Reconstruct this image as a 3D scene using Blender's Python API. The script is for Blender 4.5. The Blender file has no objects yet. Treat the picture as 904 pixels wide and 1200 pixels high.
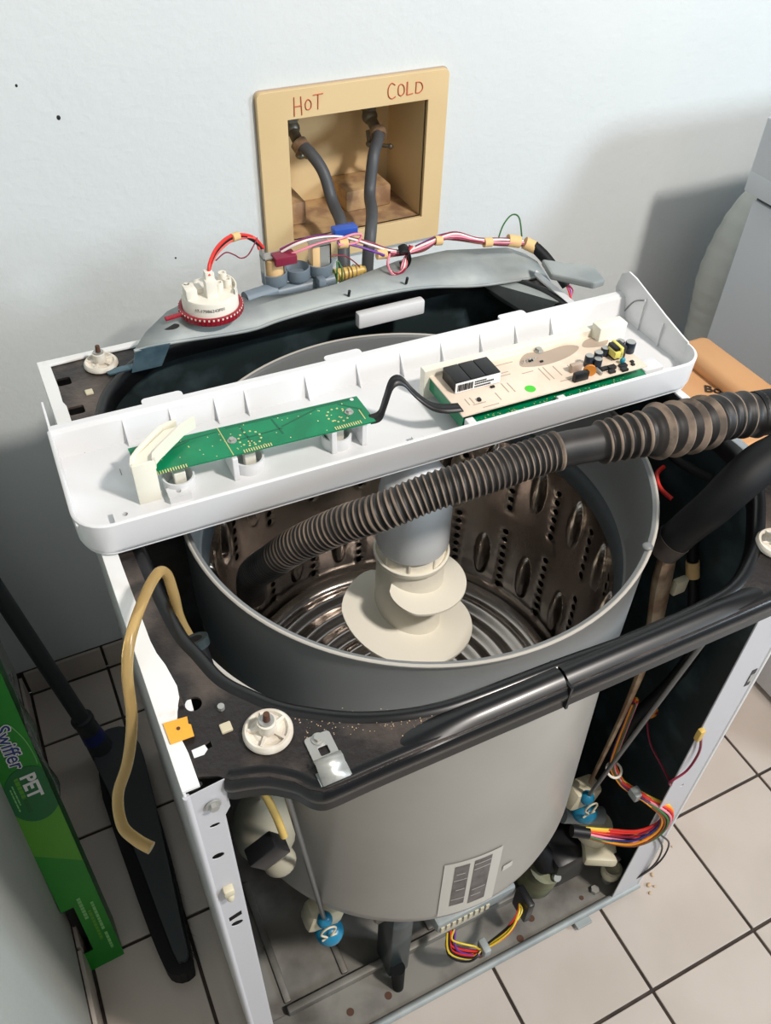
import bpy, bmesh, math, random
from math import sin, cos, pi, radians as rad
from mathutils import Vector, Matrix
from mathutils.geometry import tessellate_polygon
random.seed(7)
SC = bpy.context.scene
COL = SC.collection

# ------------------------------------------------------------------ camera
cam_d = bpy.data.cameras.new('camera'); cam = bpy.data.objects.new('camera', cam_d); COL.objects.link(cam)
F, YAW, PITCH, ROLL = 998.08, 0.478522, 0.774131, 0.0354829
fw = Vector((sin(YAW)*cos(PITCH), cos(YAW)*cos(PITCH), -sin(PITCH)))
r0 = Vector((cos(YAW), -sin(YAW), 0)); u0 = r0.cross(fw)
rt = r0*cos(ROLL)+u0*sin(ROLL); up = -r0*sin(ROLL)+u0*cos(ROLL)
cam.matrix_world = Matrix(((rt.x, up.x, -fw.x, -0.01524), (rt.y, up.y, -fw.y, -0.343454), (rt.z, up.z, -fw.z, 1.530565), (0, 0, 0, 1)))
cam_d.sensor_fit = 'VERTICAL'; cam_d.sensor_height = 36; cam_d.lens = 36*F/1200
cam_d.clip_start = .02; cam_d.clip_end = 50
SC.camera = cam

# ------------------------------------------------------------------ light
SC.view_settings.view_transform = 'Standard'; SC.view_settings.look = 'None'
SC.view_settings.gamma = 1; SC.view_settings.use_curve_mapping = False
SC.view_settings.exposure = 0.15
w = bpy.data.worlds.new('room'); SC.world = w; w.use_nodes = True
bg = w.node_tree.nodes['Background']; bg.inputs[0].default_value = (.87, .93, 1, 1); bg.inputs[1].default_value = .18

def area(name, loc, target, size, size_y, power, color):
    d = bpy.data.lights.new(name, 'AREA'); d.shape = 'RECTANGLE'; d.size = size; d.size_y = size_y
    d.energy = power; d.color = color
    o = bpy.data.objects.new(name, d); COL.objects.link(o); o.location = loc
    o.rotation_euler = (Vector(target)-Vector(loc)).to_track_quat('-Z', 'Y').to_euler()
    return o
area('window_daylight', (2.9, -1.9, 1.9), (.6, .5, .9), .7, .7, 58, (.78, .91, 1))
area('room_lamp', (.9, -2.3, 2.3), (.6, .3, .8), .9, .5, 5, (1, .90, .80))
area('ceiling_lamp', (1.2, -1.15, 2.95), (.4, .3, .8), .22, .22, 62, (1, .93, .86))

# ------------------------------------------------------------------ materials
def mat(name, col, rough=.5, metal=0, col2=None, scale=8, bump=0, bscale=60, spec=.5, mix=(.42, .62), trans=0, coat=0, aniso=0, detail=6, ior=1.45, alpha=1):
    m = bpy.data.materials.new(name); m.use_nodes = True
    nt = m.node_tree; b = nt.nodes['Principled BSDF']; L = nt.links
    c = lambda q: (q[0], q[1], q[2], 1)
    b.inputs['Base Color'].default_value = c(col)
    b.inputs['Roughness'].default_value = rough; b.inputs['Metallic'].default_value = metal
    b.inputs['Specular IOR Level'].default_value = spec
    b.inputs['Transmission Weight'].default_value = trans; b.inputs['IOR'].default_value = ior
    b.inputs['Coat Weight'].default_value = coat; b.inputs['Coat Roughness'].default_value = .15
    b.inputs['Alpha'].default_value = alpha
    tc = nt.nodes.new('ShaderNodeTexCoord')
    def noise(sc, det=detail):
        n = nt.nodes.new('ShaderNodeTexNoise'); n.inputs['Scale'].default_value = sc; n.inputs['Detail'].default_value = det
        L.new(tc.outputs['Object'], n.inputs['Vector']); return n
    if col2:
        n = noise(scale); r = nt.nodes.new('ShaderNodeValToRGB')
        r.color_ramp.elements[0].position = mix[0]; r.color_ramp.elements[1].position = mix[1]
        r.color_ramp.elements[0].color = c(col); r.color_ramp.elements[1].color = c(col2)
        L.new(n.outputs['Fac'], r.inputs[0]); L.new(r.outputs[0], b.inputs['Base Color'])
    if bump:
        n = noise(bscale, 3); bp = nt.nodes.new('ShaderNodeBump'); bp.inputs['Strength'].default_value = bump; bp.inputs['Distance'].default_value = .004
        L.new(n.outputs['Fac'], bp.inputs['Height']); L.new(bp.outputs[0], b.inputs['Normal'])
    return m
def srgb(r, g, b):
    f = lambda v: ((v/255+.055)/1.055)**2.4 if v > 10 else v/255/12.92
    return (f(r), f(g), f(b))
M = {}
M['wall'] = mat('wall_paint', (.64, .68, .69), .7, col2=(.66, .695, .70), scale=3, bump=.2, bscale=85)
M['wall_side'] = mat('side_wall_shaded', (.40, .42, .40), .7, col2=(.43, .44, .42), scale=3, bump=.15, bscale=85)  # darker than the back wall: shade on the left wall put into its colour
M['tile'] = mat('floor_tile', srgb(192, 182, 173), .32, col2=srgb(184, 174, 164), scale=5, bump=.06, bscale=25)
M['grout'] = mat('grout', srgb(70, 60, 54), .9, col2=srgb(54, 46, 42), scale=30, bump=.3, bscale=200)
M['white_enamel'] = mat('white_enamel', (.74, .75, .76), .28, coat=.3)
M['worn_enamel'] = mat('worn_enamel', (.80, .80, .79), .4, col2=(.62, .50, .38), scale=14, mix=(.62, .74))
M['lilac_enamel'] = mat('grey_enamel', (.52, .52, .55), .35)
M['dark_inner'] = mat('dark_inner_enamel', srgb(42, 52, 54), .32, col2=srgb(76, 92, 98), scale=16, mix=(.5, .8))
M['deck'] = mat('dirty_deck_steel', srgb(38, 34, 33), .36, col2=srgb(98, 86, 78), scale=14, mix=(.47, .72), bump=.25, bscale=150)
M['rail'] = mat('black_gloss_rail', srgb(12, 13, 15), .33, col2=srgb(24, 23, 23), scale=18, mix=(.5, .8), coat=.15)
M['galv'] = mat('galvanised_steel', srgb(158, 164, 163), .55, metal=.15, col2=srgb(138, 145, 146), scale=14, bump=.05)
M['galv_blue'] = mat('blue_grey_steel', srgb(88, 112, 124), .45, metal=.4, col2=srgb(60, 84, 96), scale=30)
M['base'] = mat('grimy_base_steel', srgb(136, 133, 126), .5, metal=.15, col2=srgb(76, 71, 66), scale=10, mix=(.45, .75))
M['tub'] = mat('tub_plastic', srgb(160, 156, 149), .34, col2=srgb(150, 146, 139), scale=4)
M['ring'] = mat('ring_plastic', srgb(128, 131, 132), .42, col2=srgb(118, 121, 122), scale=5)
M['balance'] = mat('balance_ring', srgb(70, 76, 80), .4)
M['steel'] = mat('basket_stainless', (.52, .47, .43), .22, metal=1, col2=(.42, .38, .35), scale=7)
M['agit'] = mat('agitator_plastic', srgb(236, 231, 216), .42)
M['agit_cap'] = mat('agitator_cap', srgb(222, 226, 229), .25, coat=.2)
M['hose'] = mat('dusty_black_rubber', srgb(26, 25, 25), .5, col2=srgb(44, 40, 38), scale=25)
M['hose_dust'] = mat('dusty_ridges', srgb(128, 112, 98), .85, col2=srgb(84, 74, 66), scale=40)
M['rubber'] = mat('black_rubber', srgb(15, 16, 18), .6, spec=.3)
M['rubber_brown'] = mat('worn_rubber', srgb(60, 50, 44), .6, col2=srgb(34, 31, 30), scale=30)
M['supply'] = mat('grey_rubber_hose', srgb(74, 76, 80), .5)
M['console'] = mat('console_plastic', (.73, .735, .75), .32)
M['cream'] = mat('cream_plastic', srgb(232, 229, 215), .4)
M['nut_white'] = mat('bushing_plastic', srgb(226, 220, 208), .45, col2=srgb(200, 190, 176), scale=40)
M['pcb_green'] = mat('green_circuit_board', srgb(0, 130, 85), .3, col2=srgb(0, 116, 76), scale=30)
M['pcb_trace'] = mat('circuit_trace', srgb(0, 98, 66), .3)
M['pcb_beige'] = mat('beige_circuit_board', srgb(232, 216, 198), .5, col2=srgb(224, 206, 187), scale=20)
M['flux'] = mat('board_residue', srgb(176, 158, 142), .6)
M['solder'] = mat('solder_gold', srgb(225, 214, 150), .3, metal=.5)
M['silver'] = mat('silver_metal', srgb(178, 178, 174), .42, metal=.6)
M['black'] = mat('black_plastic', srgb(22, 22, 24), .4)
M['cap_sleeve'] = mat('capacitor_sleeve', srgb(34, 44, 56), .3)
M['orange_disc'] = mat('orange_ceramic', srgb(204, 128, 48), .4)
M['yellow'] = mat('yellow_tape', srgb(222, 210, 110), .4)
M['teal'] = mat('teal_component', srgb(30, 130, 150), .4)
M['lime'] = mat('green_sticker', srgb(70, 200, 50), .5)
M['paper'] = mat('white_sticker', srgb(232, 232, 232), .5)
M['ink'] = mat('black_ink', srgb(30, 30, 30), .6)
M['greyink'] = mat('grey_ink', srgb(96, 96, 96), .6)
M['red_ring'] = mat('dark_red_plastic', srgb(150, 28, 44), .35)
M['switch'] = mat('switch_plastic', srgb(232, 228, 216), .4)
M['valve_grey'] = mat('valve_plastic', srgb(112, 124, 134), .4)
M['coil'] = mat('solenoid_coil', srgb(226, 190, 140), .35)
M['brass'] = mat('yellowed_nylon', srgb(205, 172, 92), .4)
M['ochre'] = mat('outlet_box_plastic', srgb(218, 192, 146), .5, col2=srgb(212, 185, 139), scale=6)
M['ochre_dirt'] = mat('outlet_box_dirty', srgb(190, 158, 116), .7, col2=srgb(150, 118, 90), scale=30, mix=(.4, .6))
M['crayon'] = mat('red_crayon', srgb(196, 104, 76), .8)
M['faucet'] = mat('tarnished_brass', srgb(124, 122, 112), .45, metal=.6, col2=srgb(92, 84, 72), scale=50)
M['tan'] = mat('masking_tape', srgb(222, 184, 128), .6)
for k, c in dict(red=(214, 52, 44), pink=(226, 140, 158), purple=(110, 60, 150), maroon=(130, 34, 60), white=(230, 224, 220), blackw=(28, 26, 28), brown=(120, 66, 40), orange=(236, 150, 40), yellow=(226, 196, 60), blue=(38, 78, 168), navy=(40, 50, 110), green=(60, 110, 62), lightred=(240, 100, 90)).items():
    M['w_'+k] = mat('wire_'+k, srgb(*c), .4)
M['tubing'] = mat('yellowed_clear_tubing', srgb(212, 182, 124), .12, trans=.6, ior=1.25)
M['orange_tape'] = mat('orange_tag', srgb(246, 170, 60), .6)
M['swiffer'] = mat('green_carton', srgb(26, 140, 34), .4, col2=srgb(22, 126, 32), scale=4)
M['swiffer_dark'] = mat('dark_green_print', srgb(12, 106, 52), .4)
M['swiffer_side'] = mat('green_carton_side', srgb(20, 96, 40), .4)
M['swiffer_lime'] = mat('lime_print', srgb(84, 160, 40), .4)
M['logo_blue'] = mat('blue_print', srgb(40, 60, 130), .5)
M['palegreen'] = mat('pale_green_print', srgb(130, 200, 120), .5)
M['carton_inside'] = mat('carton_inside', srgb(150, 136, 104), .8)
M['mop_grey'] = mat('broom_plastic', srgb(50, 55, 58), .5)
M['bristle'] = mat('black_bristles', srgb(16, 16, 18), .8)
M['cardboard'] = mat('cardboard', srgb(206, 158, 112), .8, col2=srgb(198, 148, 102), scale=3, bump=.05, bscale=60)
M['dryer'] = mat('dryer_enamel', (.60, .63, .67), .4)
M['duct'] = mat('pale_duct', (.55, .57, .54), .55, bump=.3, bscale=30)
M['cup_blue'] = mat('blue_suspension_cup', srgb(34, 122, 158), .3)
M['rod'] = mat('rod_steel', srgb(120, 122, 124), .4, metal=.8)
M['cream_part'] = mat('aged_cream_plastic', srgb(206, 198, 172), .45)
M['label_grey'] = mat('label_paper', srgb(190, 186, 178), .5)
M['label_dark'] = mat('label_dark_print', srgb(104, 98, 96), .5, col2=srgb(84, 78, 76), scale=60)
M['clear'] = mat('clear_plastic', (.8, .85, .8), .15, trans=.9)
M['rust'] = mat('rust_spot', srgb(84, 56, 42), .8)
M['crumb'] = mat('crumb', srgb(196, 170, 140), .9)
M['bronze'] = mat('oily_brown_strip', srgb(118, 92, 70), .5, col2=srgb(150, 132, 108), scale=40)

M['dome'] = mat('aged_dome_plastic', srgb(158, 152, 134), .45)
M['pump_grey'] = mat('pump_plastic', srgb(122, 124, 96), .5, col2=srgb(80, 82, 66), scale=20)
# ------------------------------------------------------------------ mesh helpers
WORLD = {}          # object name -> world origin of each built object
class MB:
    def __init__(s): s.v = []; s.f = []
    def add(s, vs, fs):
        n = len(s.v); s.v += [Vector(a) for a in vs]; s.f += [tuple(i+n for i in f) for f in fs]; return s
    def box(s, x0, x1, y0, y1, z0, z1, mt=None):
        vs = [Vector((x, y, z)) for x in (x0, x1) for y in (y0, y1) for z in (z0, z1)]
        if mt: vs = [mt @ a for a in vs]
        return s.add(vs, [(0, 1, 3, 2), (4, 6, 7, 5), (0, 4, 5, 1), (2, 3, 7, 6), (0, 2, 6, 4), (1, 5, 7, 3)])
    def bbox(s, x0, x1, y0, y1, z0, z1, b=.002, mt=None):   # box with chamfered edges
        bm = bmesh.new(); bmesh.ops.create_cube(bm, size=1)
        for v in bm.verts: v.co = Vector(((x0+x1)/2+v.co.x*(x1-x0), (y0+y1)/2+v.co.y*(y1-y0), (z0+z1)/2+v.co.z*(z1-z0)))
        bmesh.ops.bevel(bm, geom=list(bm.edges), offset=b, segments=2, affect='EDGES', profile=.5)
        bm.verts.index_update()
        vs = [(mt @ v.co if mt else v.co.copy()) for v in bm.verts]; fs = [[v.index for v in f.verts] for f in bm.faces]
        bm.free(); return s.add(vs, fs)
    def lathe(s, prof, seg=48, mt=None, a0=0, a1=2*pi):     # prof: (r, z) list
        full = abs(a1-a0-2*pi) < 1e-6; n = seg if full else seg+1
        vs = []
        for k in range(n):
            a = a0+(a1-a0)*k/seg
            for r, z in prof:
                p = Vector((r*cos(a), r*sin(a), z)); vs.append(mt @ p if mt else p)
        m = len(prof); fs = []
        for k in range(seg):
            k2 = (k+1) % n
            for j in range(m-1): fs.append((k*m+j, k2*m+j, k2*m+j+1, k*m+j+1))
        return s.add(vs, fs)
    def cyl(s, p0, p1, r0, r1=None, seg=20, cap=True):
        p0, p1 = Vector(p0), Vector(p1); r1 = r0 if r1 is None else r1
        L = (p1-p0).length; mt = Matrix.Translation(p0) @ (p1-p0).to_track_quat('Z', 'Y').to_matrix().to_4x4()
        pr = [(r0, 0), (r1, L)]
        if cap: pr = [(1e-5, 0)]+pr+[(1e-5, L)]
        return s.lathe(pr, seg, mt)
    def ball(s, c, rx, ry=None, rz=None, seg=20, mt=None):
        ry = ry or rx; rz = rz or rx; n = 10
        pr = [(max(sin(pi*j/n), 1e-4), -cos(pi*j/n)) for j in range(n+1)]
        T = Matrix.Translation(c) @ (mt or Matrix()) @ Matrix.Diagonal((rx, ry, rz, 1))
        return s.lathe(pr, seg, T)
    def tube(s, pts, r, seg=10, cap=True, flat=1.0, res=0, upv=None):
        pts = [Vector(p) for p in pts]
        if res: pts, r = spline(pts, r, res)
        n = len(pts); rr = r if isinstance(r, (list, tuple)) else [r]*n
        t = [(pts[min(i+1, n-1)]-pts[max(i-1, 0)]).normalized() for i in range(n)]
        u = t[0].cross(Vector(upv) if upv else Vector((0, 0, 1)))
        if u.length < .01: u = t[0].cross(Vector((0, 1, 0)))
        u.normalize(); vs = []
        for i in range(n):
            u = (u-t[i]*u.dot(t[i])).normalized(); w2 = t[i].cross(u)
            for k in range(seg):
                a = 2*pi*k/seg; vs.append(pts[i]+u*(rr[i]*cos(a))+w2*(rr[i]*flat*sin(a)))
        fs = [(i*seg+k, i*seg+(k+1) % seg, (i+1)*seg+(k+1) % seg, (i+1)*seg+k) for i in range(n-1) for k in range(seg)]
        if cap: fs += [tuple(range(seg))[::-1], tuple((n-1)*seg+k for k in range(seg))]
        return s.add(vs, fs)
    def plate(s, loops, z0, z1, mt=None, zf=None):          # polygon with holes, extruded in z
        L = [[Vector((p[0], p[1], 0)) for p in lp] for lp in loops]
        tris = tessellate_polygon(L); flat = [p for lp in L for p in lp]; n = len(flat)
        g = lambda p, z: Vector((p.x, p.y, z+(zf(p.x, p.y) if zf else 0)))
        vs = [g(p, z1) for p in flat]+[g(p, z0) for p in flat]
        if mt: vs = [mt @ a for a in vs]
        fs = [tuple(t) for t in tris]+[tuple(i+n for i in t[::-1]) for t in tris]
        o = 0
        for lp in L:
            m = len(lp)
            for i in range(m): j = (i+1) % m; fs.append((o+i, o+n+i, o+n+j, o+j))
            o += m
        return s.add(vs, fs)
    def xf(s, mt): s.v = [mt @ a for a in s.v]; return s
def spline(pts, r, res):
    n = len(pts); out = []; ro = []
    isl = isinstance(r, (list, tuple))
    for i in range(n-1):
        p0, p1, p2, p3 = pts[max(i-1, 0)], pts[i], pts[i+1], pts[min(i+2, n-1)]
        for k in range(res):
            t = k/res; out.append(.5*((2*p1)+(p2-p0)*t+(2*p0-5*p1+4*p2-p3)*t*t+(3*p1-p0-3*p2+p3)*t**3))
            if isl: ro.append(r[i]+(r[i+1]-r[i])*t)
    out.append(pts[-1])
    if isl: ro.append(r[-1])
    return out, (ro if isl else r)
def resample(pts, step):
    L = [0]
    for a, b in zip(pts, pts[1:]): L.append(L[-1]+(b-a).length)
    n = int(L[-1]/step); out = []; j = 0; q = []
    for i in range(n+1):
        d = L[-1]*i/n
        while j < len(L)-2 and L[j+1] < d: j += 1
        t = (d-L[j])/max(L[j+1]-L[j], 1e-9); out.append(pts[j].lerp(pts[j+1], t)); q.append(d)
    return out, q
def roundrect(x0, x1, y0, y1, r, n=6, corners=(1, 1, 1, 1)):  # order: x1y1, x0y1, x0y0, x1y0
    out = []
    for k, (cx, cy, sx, sy) in enumerate(((x1, y1, 1, 1), (x0, y1, -1, 1), (x0, y0, -1, -1), (x1, y0, 1, -1))):
        if not corners[k]: out.append((cx, cy)); continue
        for i in range(n+1):
            a = (k+i/n)*pi/2; out.append((cx-sx*r+r*cos(a), cy-sy*r+r*sin(a)))
    return out
def circle(cx, cy, r, n=20, ry=None):
    return [(cx+r*cos(2*pi*i/n), cy+(ry or r)*sin(2*pi*i/n)) for i in range(n)]
def thing(name, loc, label, cat, group=None, kind=None):
    o = bpy.data.objects.new(name, None); o.empty_display_size = .02; COL.objects.link(o); o.location = loc
    WORLD[o.name] = Vector(loc); tag(o, label, cat, group, kind); return o
def tag(o, label=None, cat=None, group=None, kind=None):
    if label: o['label'] = label
    if cat: o['category'] = cat
    if group: o['group'] = group
    if kind: o['kind'] = kind
    return o
def obj(name, mb, m, parent=None, smooth=None, label=None, kind=None, bevel=0, solid=0, origin=None):
    if origin is None:
        xs = [v.x for v in mb.v]; ys = [v.y for v in mb.v]; zs = [v.z for v in mb.v]
        origin = Vector(((min(xs)+max(xs))/2, (min(ys)+max(ys))/2, min(zs)))
    else: origin = Vector(origin)
    me = bpy.data.meshes.new(name); me.from_pydata([v-origin for v in mb.v], [], mb.f); me.validate(); me.update()
    bm = bmesh.new(); bm.from_mesh(me); bmesh.ops.recalc_face_normals(bm, faces=bm.faces); bm.to_mesh(me); bm.free()
    me.materials.append(M[m] if isinstance(m, str) else m)
    o = bpy.data.objects.new(name, me); COL.objects.link(o)
    if solid:
        md = o.modifiers.new('thick', 'SOLIDIFY'); md.thickness = solid; md.offset = 0
    if bevel:
        md = o.modifiers.new('bevel', 'BEVEL'); md.width = bevel; md.segments = 2; md.limit_method = 'ANGLE'; md.angle_limit = rad(40)
    if smooth is not None:
        for p in me.polygons: p.use_smooth = True
        me.set_sharp_from_angle(angle=rad(smooth))
    WORLD[o.name] = origin
    if parent:
        o.parent = parent; o.location = origin-WORLD[parent.name]
    else: o.location = origin
    tag(o, label, None, None, kind)
    return o
def struct(name, mb, m, **k): return obj(name, mb, m, kind='structure', **k)
def copy_to(o, delta, parent=None):
    c = o.copy(); COL.objects.link(c)
    WORLD[c.name] = WORLD[o.name]+Vector(delta); c.parent = parent
    c.location = WORLD[c.name]-(WORLD[parent.name] if parent else Vector((0, 0, 0)))
    return c
def text_mb(body, size, mt, depth=.0004, bold=0, shear=0, ox=0):
    cu = bpy.data.curves.new('txt', 'FONT'); cu.body = body; cu.size = size; cu.extrude = depth; cu.offset = bold; cu.shear = shear
    cu.resolution_u = 3; cu.space_character = 1.0
    o = bpy.data.objects.new('txt', cu); COL.objects.link(o)
    dg = bpy.context.evaluated_depsgraph_get(); me = bpy.data.meshes.new_from_object(o.evaluated_get(dg))
    mb = MB(); mb.add([mt @ v.co for v in me.vertices], [tuple(p.vertices) for p in me.polygons])
    bpy.data.objects.remove(o); bpy.data.curves.remove(cu); bpy.data.meshes.remove(me)
    return mb
def frame(o, x, y):   # matrix with given origin, x axis and y axis
    x = Vector(x).normalized(); y = Vector(y); y = (y-x*y.dot(x)).normalized(); z = x.cross(y)
    return Matrix(((x.x, y.x, z.x, o[0]), (x.y, y.y, z.y, o[1]), (x.z, y.z, z.z, o[2]), (0, 0, 0, 1)))

# ================================================================== SETTING
WY = .872; LX = -.215
OX0, OX1, OZ0, OZ1 = .428, .659, .8815, 1.07       # outlet box opening
mb = MB().plate([[(-1.2, 0), (3.2, 0), (3.2, 2.6), (-1.2, 2.6)][::-1], [(OX0-.02, OZ0-.02), (OX1+.02, OZ0-.02), (OX1+.02, OZ1+.02), (OX0-.02, OZ1+.02)]], 0, .012,
                mt=Matrix(((1, 0, 0, 0), (0, 0, 1, WY), (0, 1, 0, 0), (0, 0, 0, 1))))
wall = struct('wall_back', mb, 'wall')
for x, z, r in ((.075, 1.156, .0016), (.116, 1.112, .0026), (.238, .889, .0014)):
    obj('nail_hole', MB().ball((x, WY, z), r, .0008, r*1.2), 'ink', wall, smooth=60)
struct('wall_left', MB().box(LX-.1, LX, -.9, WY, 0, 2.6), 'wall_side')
T = .2195; TX, TY = .6125, -.1477
floor = struct('floor', MB().box(LX-.1, 2.4, -1.3, WY, -.03, -.0035), 'grout')
g = .0028
def tile_mesh(x0, x1, y0, y1): return MB().bbox(x0+g, x1-g, y0+g, y1-g, -.006, 0, .0012)
proto = None
for i in range(-3, 8):
    for j in range(-5, 5):
        x0, x1 = TX+i*T, TX+(i+1)*T; y0, y1 = TY+j*T, TY+(j+1)*T
        if j == 4: y1 = WY-.0085
        if j == 4 or i == -3:
            if i == -3: x0 = x0
        if j == 4: obj('tile', tile_mesh(x0, x1, y0, y1), 'tile', floor); continue
        if proto is None:
            proto = obj('tile', tile_mesh(x0, x1, y0, y1), 'tile', floor); pb = (x0, y0)
        else: copy_to(proto, (x0-pb[0], y0-pb[1], 0), floor)
for j in range(-5, 5):
    y0, y1 = TY+j*T, min(TY+(j+1)*T, WY-.0085)
    obj('tile', tile_mesh(LX+.01, TX-3*T, y0, y1), 'tile', floor)
bb = struct('baseboard_back', MB().box(LX, 1.7, WY-.002, WY, 0, .07), 'grout')
for i in range(-4, 5):
    x0 = max(TX+i*T, LX+.01); x1 = TX+(i+1)*T
    obj('tile', MB().bbox(x0+g, x1-g, WY-.008, WY-.001, .002, .068, .001), 'tile', bb)
bl = struct('baseboard_left', MB().box(LX, LX+.002, -.9, WY, 0, .07), 'grout')
for j in range(-3, 5):
    y0 = TY+j*T; y1 = min(TY+(j+1)*T, WY-.01)
    obj('tile', MB().bbox(LX+.001, LX+.008, y0+g, y1-g, .002, .068, .001), 'tile', bl)

# ---- recessed supply box in the wall
XZ = lambda y: Matrix(((1, 0, 0, 0), (0, 0, 1, y), (0, 1, 0, 0), (0, 0, 0, 1)))
ob = thing('outlet_box', (.54, WY, .841), 'tan recessed laundry supply box set in the wall, marked HOT and COLD', 'outlet box')
obj('cover_frame', MB().plate([roundrect(.383, .6935, .841, 1.111, .008, 4), [(OX0, OZ0), (OX1, OZ0), (OX1, OZ1), (OX0, OZ1)]], -.010, -.0005, mt=XZ(WY)), 'ochre', ob, bevel=.002)
obj('caulk_gasket', MB().plate([roundrect(.3815, .695, .8395, 1.1125, .009, 4), [(OX0, OZ0), (OX1, OZ0), (OX1, OZ1), (OX0, OZ1)]], -.002, -.0003, mt=XZ(WY)), 'flux', ob).name = 'caulk_line'  # caulk strip showing round the cover frame
D = .125; t = .004; mb = MB()
mb.box(OX0-t, OX1+t, WY+D, WY+D+t, OZ0-t, OZ1+t); mb.box(OX0-t, OX0, WY-.004, WY+D, OZ0-t, OZ1+t); mb.box(OX1, OX1+t, WY-.004, WY+D, OZ0-t, OZ1+t)
mb.box(OX0-t, OX1+t, WY-.004, WY+D, OZ1, OZ1+t)
obj('recess', mb, 'ochre', ob)
obj('recess_floor', MB().box(OX0-t, OX1+t, WY-.004, WY+D, OZ0-t, OZ0), 'ochre_dirt', ob, label='dirt-stained bottom of the recess')
for x0, x1, y0, h in ((.430, .472, .915, .038), (.548, .632, .925, .036)):
    obj('pipe_boss', MB().bbox(x0, x1, y0, WY+D, OZ0, OZ0+h, .004), 'ochre_dirt', ob, smooth=40)
S = .0013
def strokes(lst, ox, oz, sc, sl=0):
    m_ = MB()
    for st in lst: m_.tube([(ox+(px+sl*pz)*sc, WY-.0106, oz+(pz+.0*px)*sc) for px, pz in st], S, seg=6, flat=.5, res=3 if len(st) > 2 else 0)
    return m_
hot = [[(0, 0), (0.02, 1)], [(.45, 0.02), (.42, 1)], [(.02, .5), (.44, .52)], [(.9, .25), (.72, .3), (.68, .6), (.85, .8), (1.02, .62), (1.0, .35), (.88, .25)], [(1.15, .98), (1.75, 1.0)], [(1.45, .98), (1.42, .2)]]
cold = [[(.5, .85), (.25, 1), (.02, .7), (.05, .25), (.3, .05), (.55, .15)], [(.95, .15), (.75, .3), (.75, .75), (.98, .85), (1.15, .65), (1.15, .3), (.95, .15)], [(1.38, .95), (1.38, .15)], [(1.38, .15), (1.8, .2)], [(2.0, .2), (2.02, .85)], [(1.98, .85), (2.35, .8), (2.5, .45), (2.3, .2), (2.0, .2)]]
obj('hot_lettering', strokes(hot, .4385, 1.0745, .026), 'crayon', ob, label='HOT written by hand in red crayon')
obj('cold_lettering', strokes(cold, .589, 1.078, .0235), 'crayon', ob, label='COLD written by hand in red crayon')
def faucet(x, sgn, label):
    f = thing('faucet_valve', (x, .945, .98), label, 'valve')
    mb = MB().cyl((x, .965, 1.069), (x, .965, 1.02), .010); mb.cyl((x, .965, 1.045), (x, .965, 1.03), .0145, seg=6); mb.ball((x, .96, 1.02), .013)
    mb.cyl((x, .96, 1.02), (x, .935, 1.008), .009)
    obj('body', mb, 'faucet', f, smooth=40)
    c = Vector((x, .928, 1.006)); d = Vector((sgn*.25, -.75, -.5)).normalized()
    obj('hose_collar', MB().cyl(c-d*.004, c+d*.008, .0135, seg=24), 'bronze', f, smooth=30)
    mb = MB().cyl((x+.004*sgn, .955, 1.0), (x+.006*sgn, .945, .985), .005); mb.ball((x+.006*sgn, .943, .983), .008, .008, .006)
    mb.cyl((x+.006*sgn, .943, .983), (x+.022, .925, .981), .003); mb.ball((x+.022, .925, .981), .0045)
    obj('handle', mb, 'faucet', f, smooth=40)
    return c
c1 = faucet(.470, 1, 'tarnished hot water faucet at the left inside the wall box')
c2 = faucet(.606, -1, 'tarnished cold water faucet at the right inside the wall box')
o = obj('supply_hose', MB().tube([c1, (.478, .905, 1.000), (.489, .880, .978), (.493, .855, .940), (.485, .80, .925), (.470, .76, .89), (.464, .74, .83), (.462, .73, .76)], .0095, seg=14, res=6), 'supply', smooth=60)
tag(o, 'grey rubber hose running down from the HOT faucet', 'hose')
o = obj('supply_hose', MB().tube([c2, (.594, .905, 1.002), (.575, .88, .988), (.561, .862, .94), (.545, .82, .93), (.522, .775, .92), (.510, .76, .87), (.507, .75, .76)], .0095, seg=14, res=6), 'supply', smooth=60)
tag(o, 'grey rubber hose running down from the COLD faucet', 'hose')

# ================================================================== WASHING MACHINE
H = .918; W = .69; DP = .622
wm = thing('washing_machine', (.345, .31, 0), 'open-fronted white top-loading washing machine with its lid, front panel and console removed', 'washing machine')
# side panels: outer white skin, folded top strip, front flange
def fold_strip(xa, sgn):
    ys = [0, .03, .045, .05, .062, .072, .083, .095, .12, .135, .15, .25, .35, .45, .52, .53, .56, .6, DP]
    wd = [.014, .014, .0125, .0145, .014, .017, .022, .0235, .0205, .0170, .0155, .0145, .0145, .015, .016, .0135, .0145, .014, .014]
    pts = [(xa+sgn*w_, y) for y, w_ in zip(ys, wd)]
    return [(xa, 0)]+pts+[(xa, DP)]
obj('post_mouth', MB().plate([circle(.0065, .004, .007, 16, .0035)], H-.003, H-.002), 'ink', wm)
sp = obj('side_panel', MB().box(-.003, -.0005, 0, DP, .012, H), 'white_enamel', wm, bevel=.0008)
obj('folded_edge', MB().plate([fold_strip(-.003, 1)], H, H+.0035), 'worn_enamel', sp, bevel=.001)
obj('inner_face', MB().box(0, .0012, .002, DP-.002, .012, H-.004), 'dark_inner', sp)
sp2 = obj('side_panel', MB().box(W+.0005, W+.003, 0, DP, .012, H), 'white_enamel', wm, bevel=.0008)
obj('folded_edge', MB().plate([[(W-.008, 0), (W-.008, DP), (W+.003, DP), (W+.003, 0)]], H, H+.0035), 'white_enamel', sp2, bevel=.001)
obj('inner_face', MB().box(W-.0012, W, .002, DP-.002, .012, H-.004), 'dark_inner', sp2)
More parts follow.
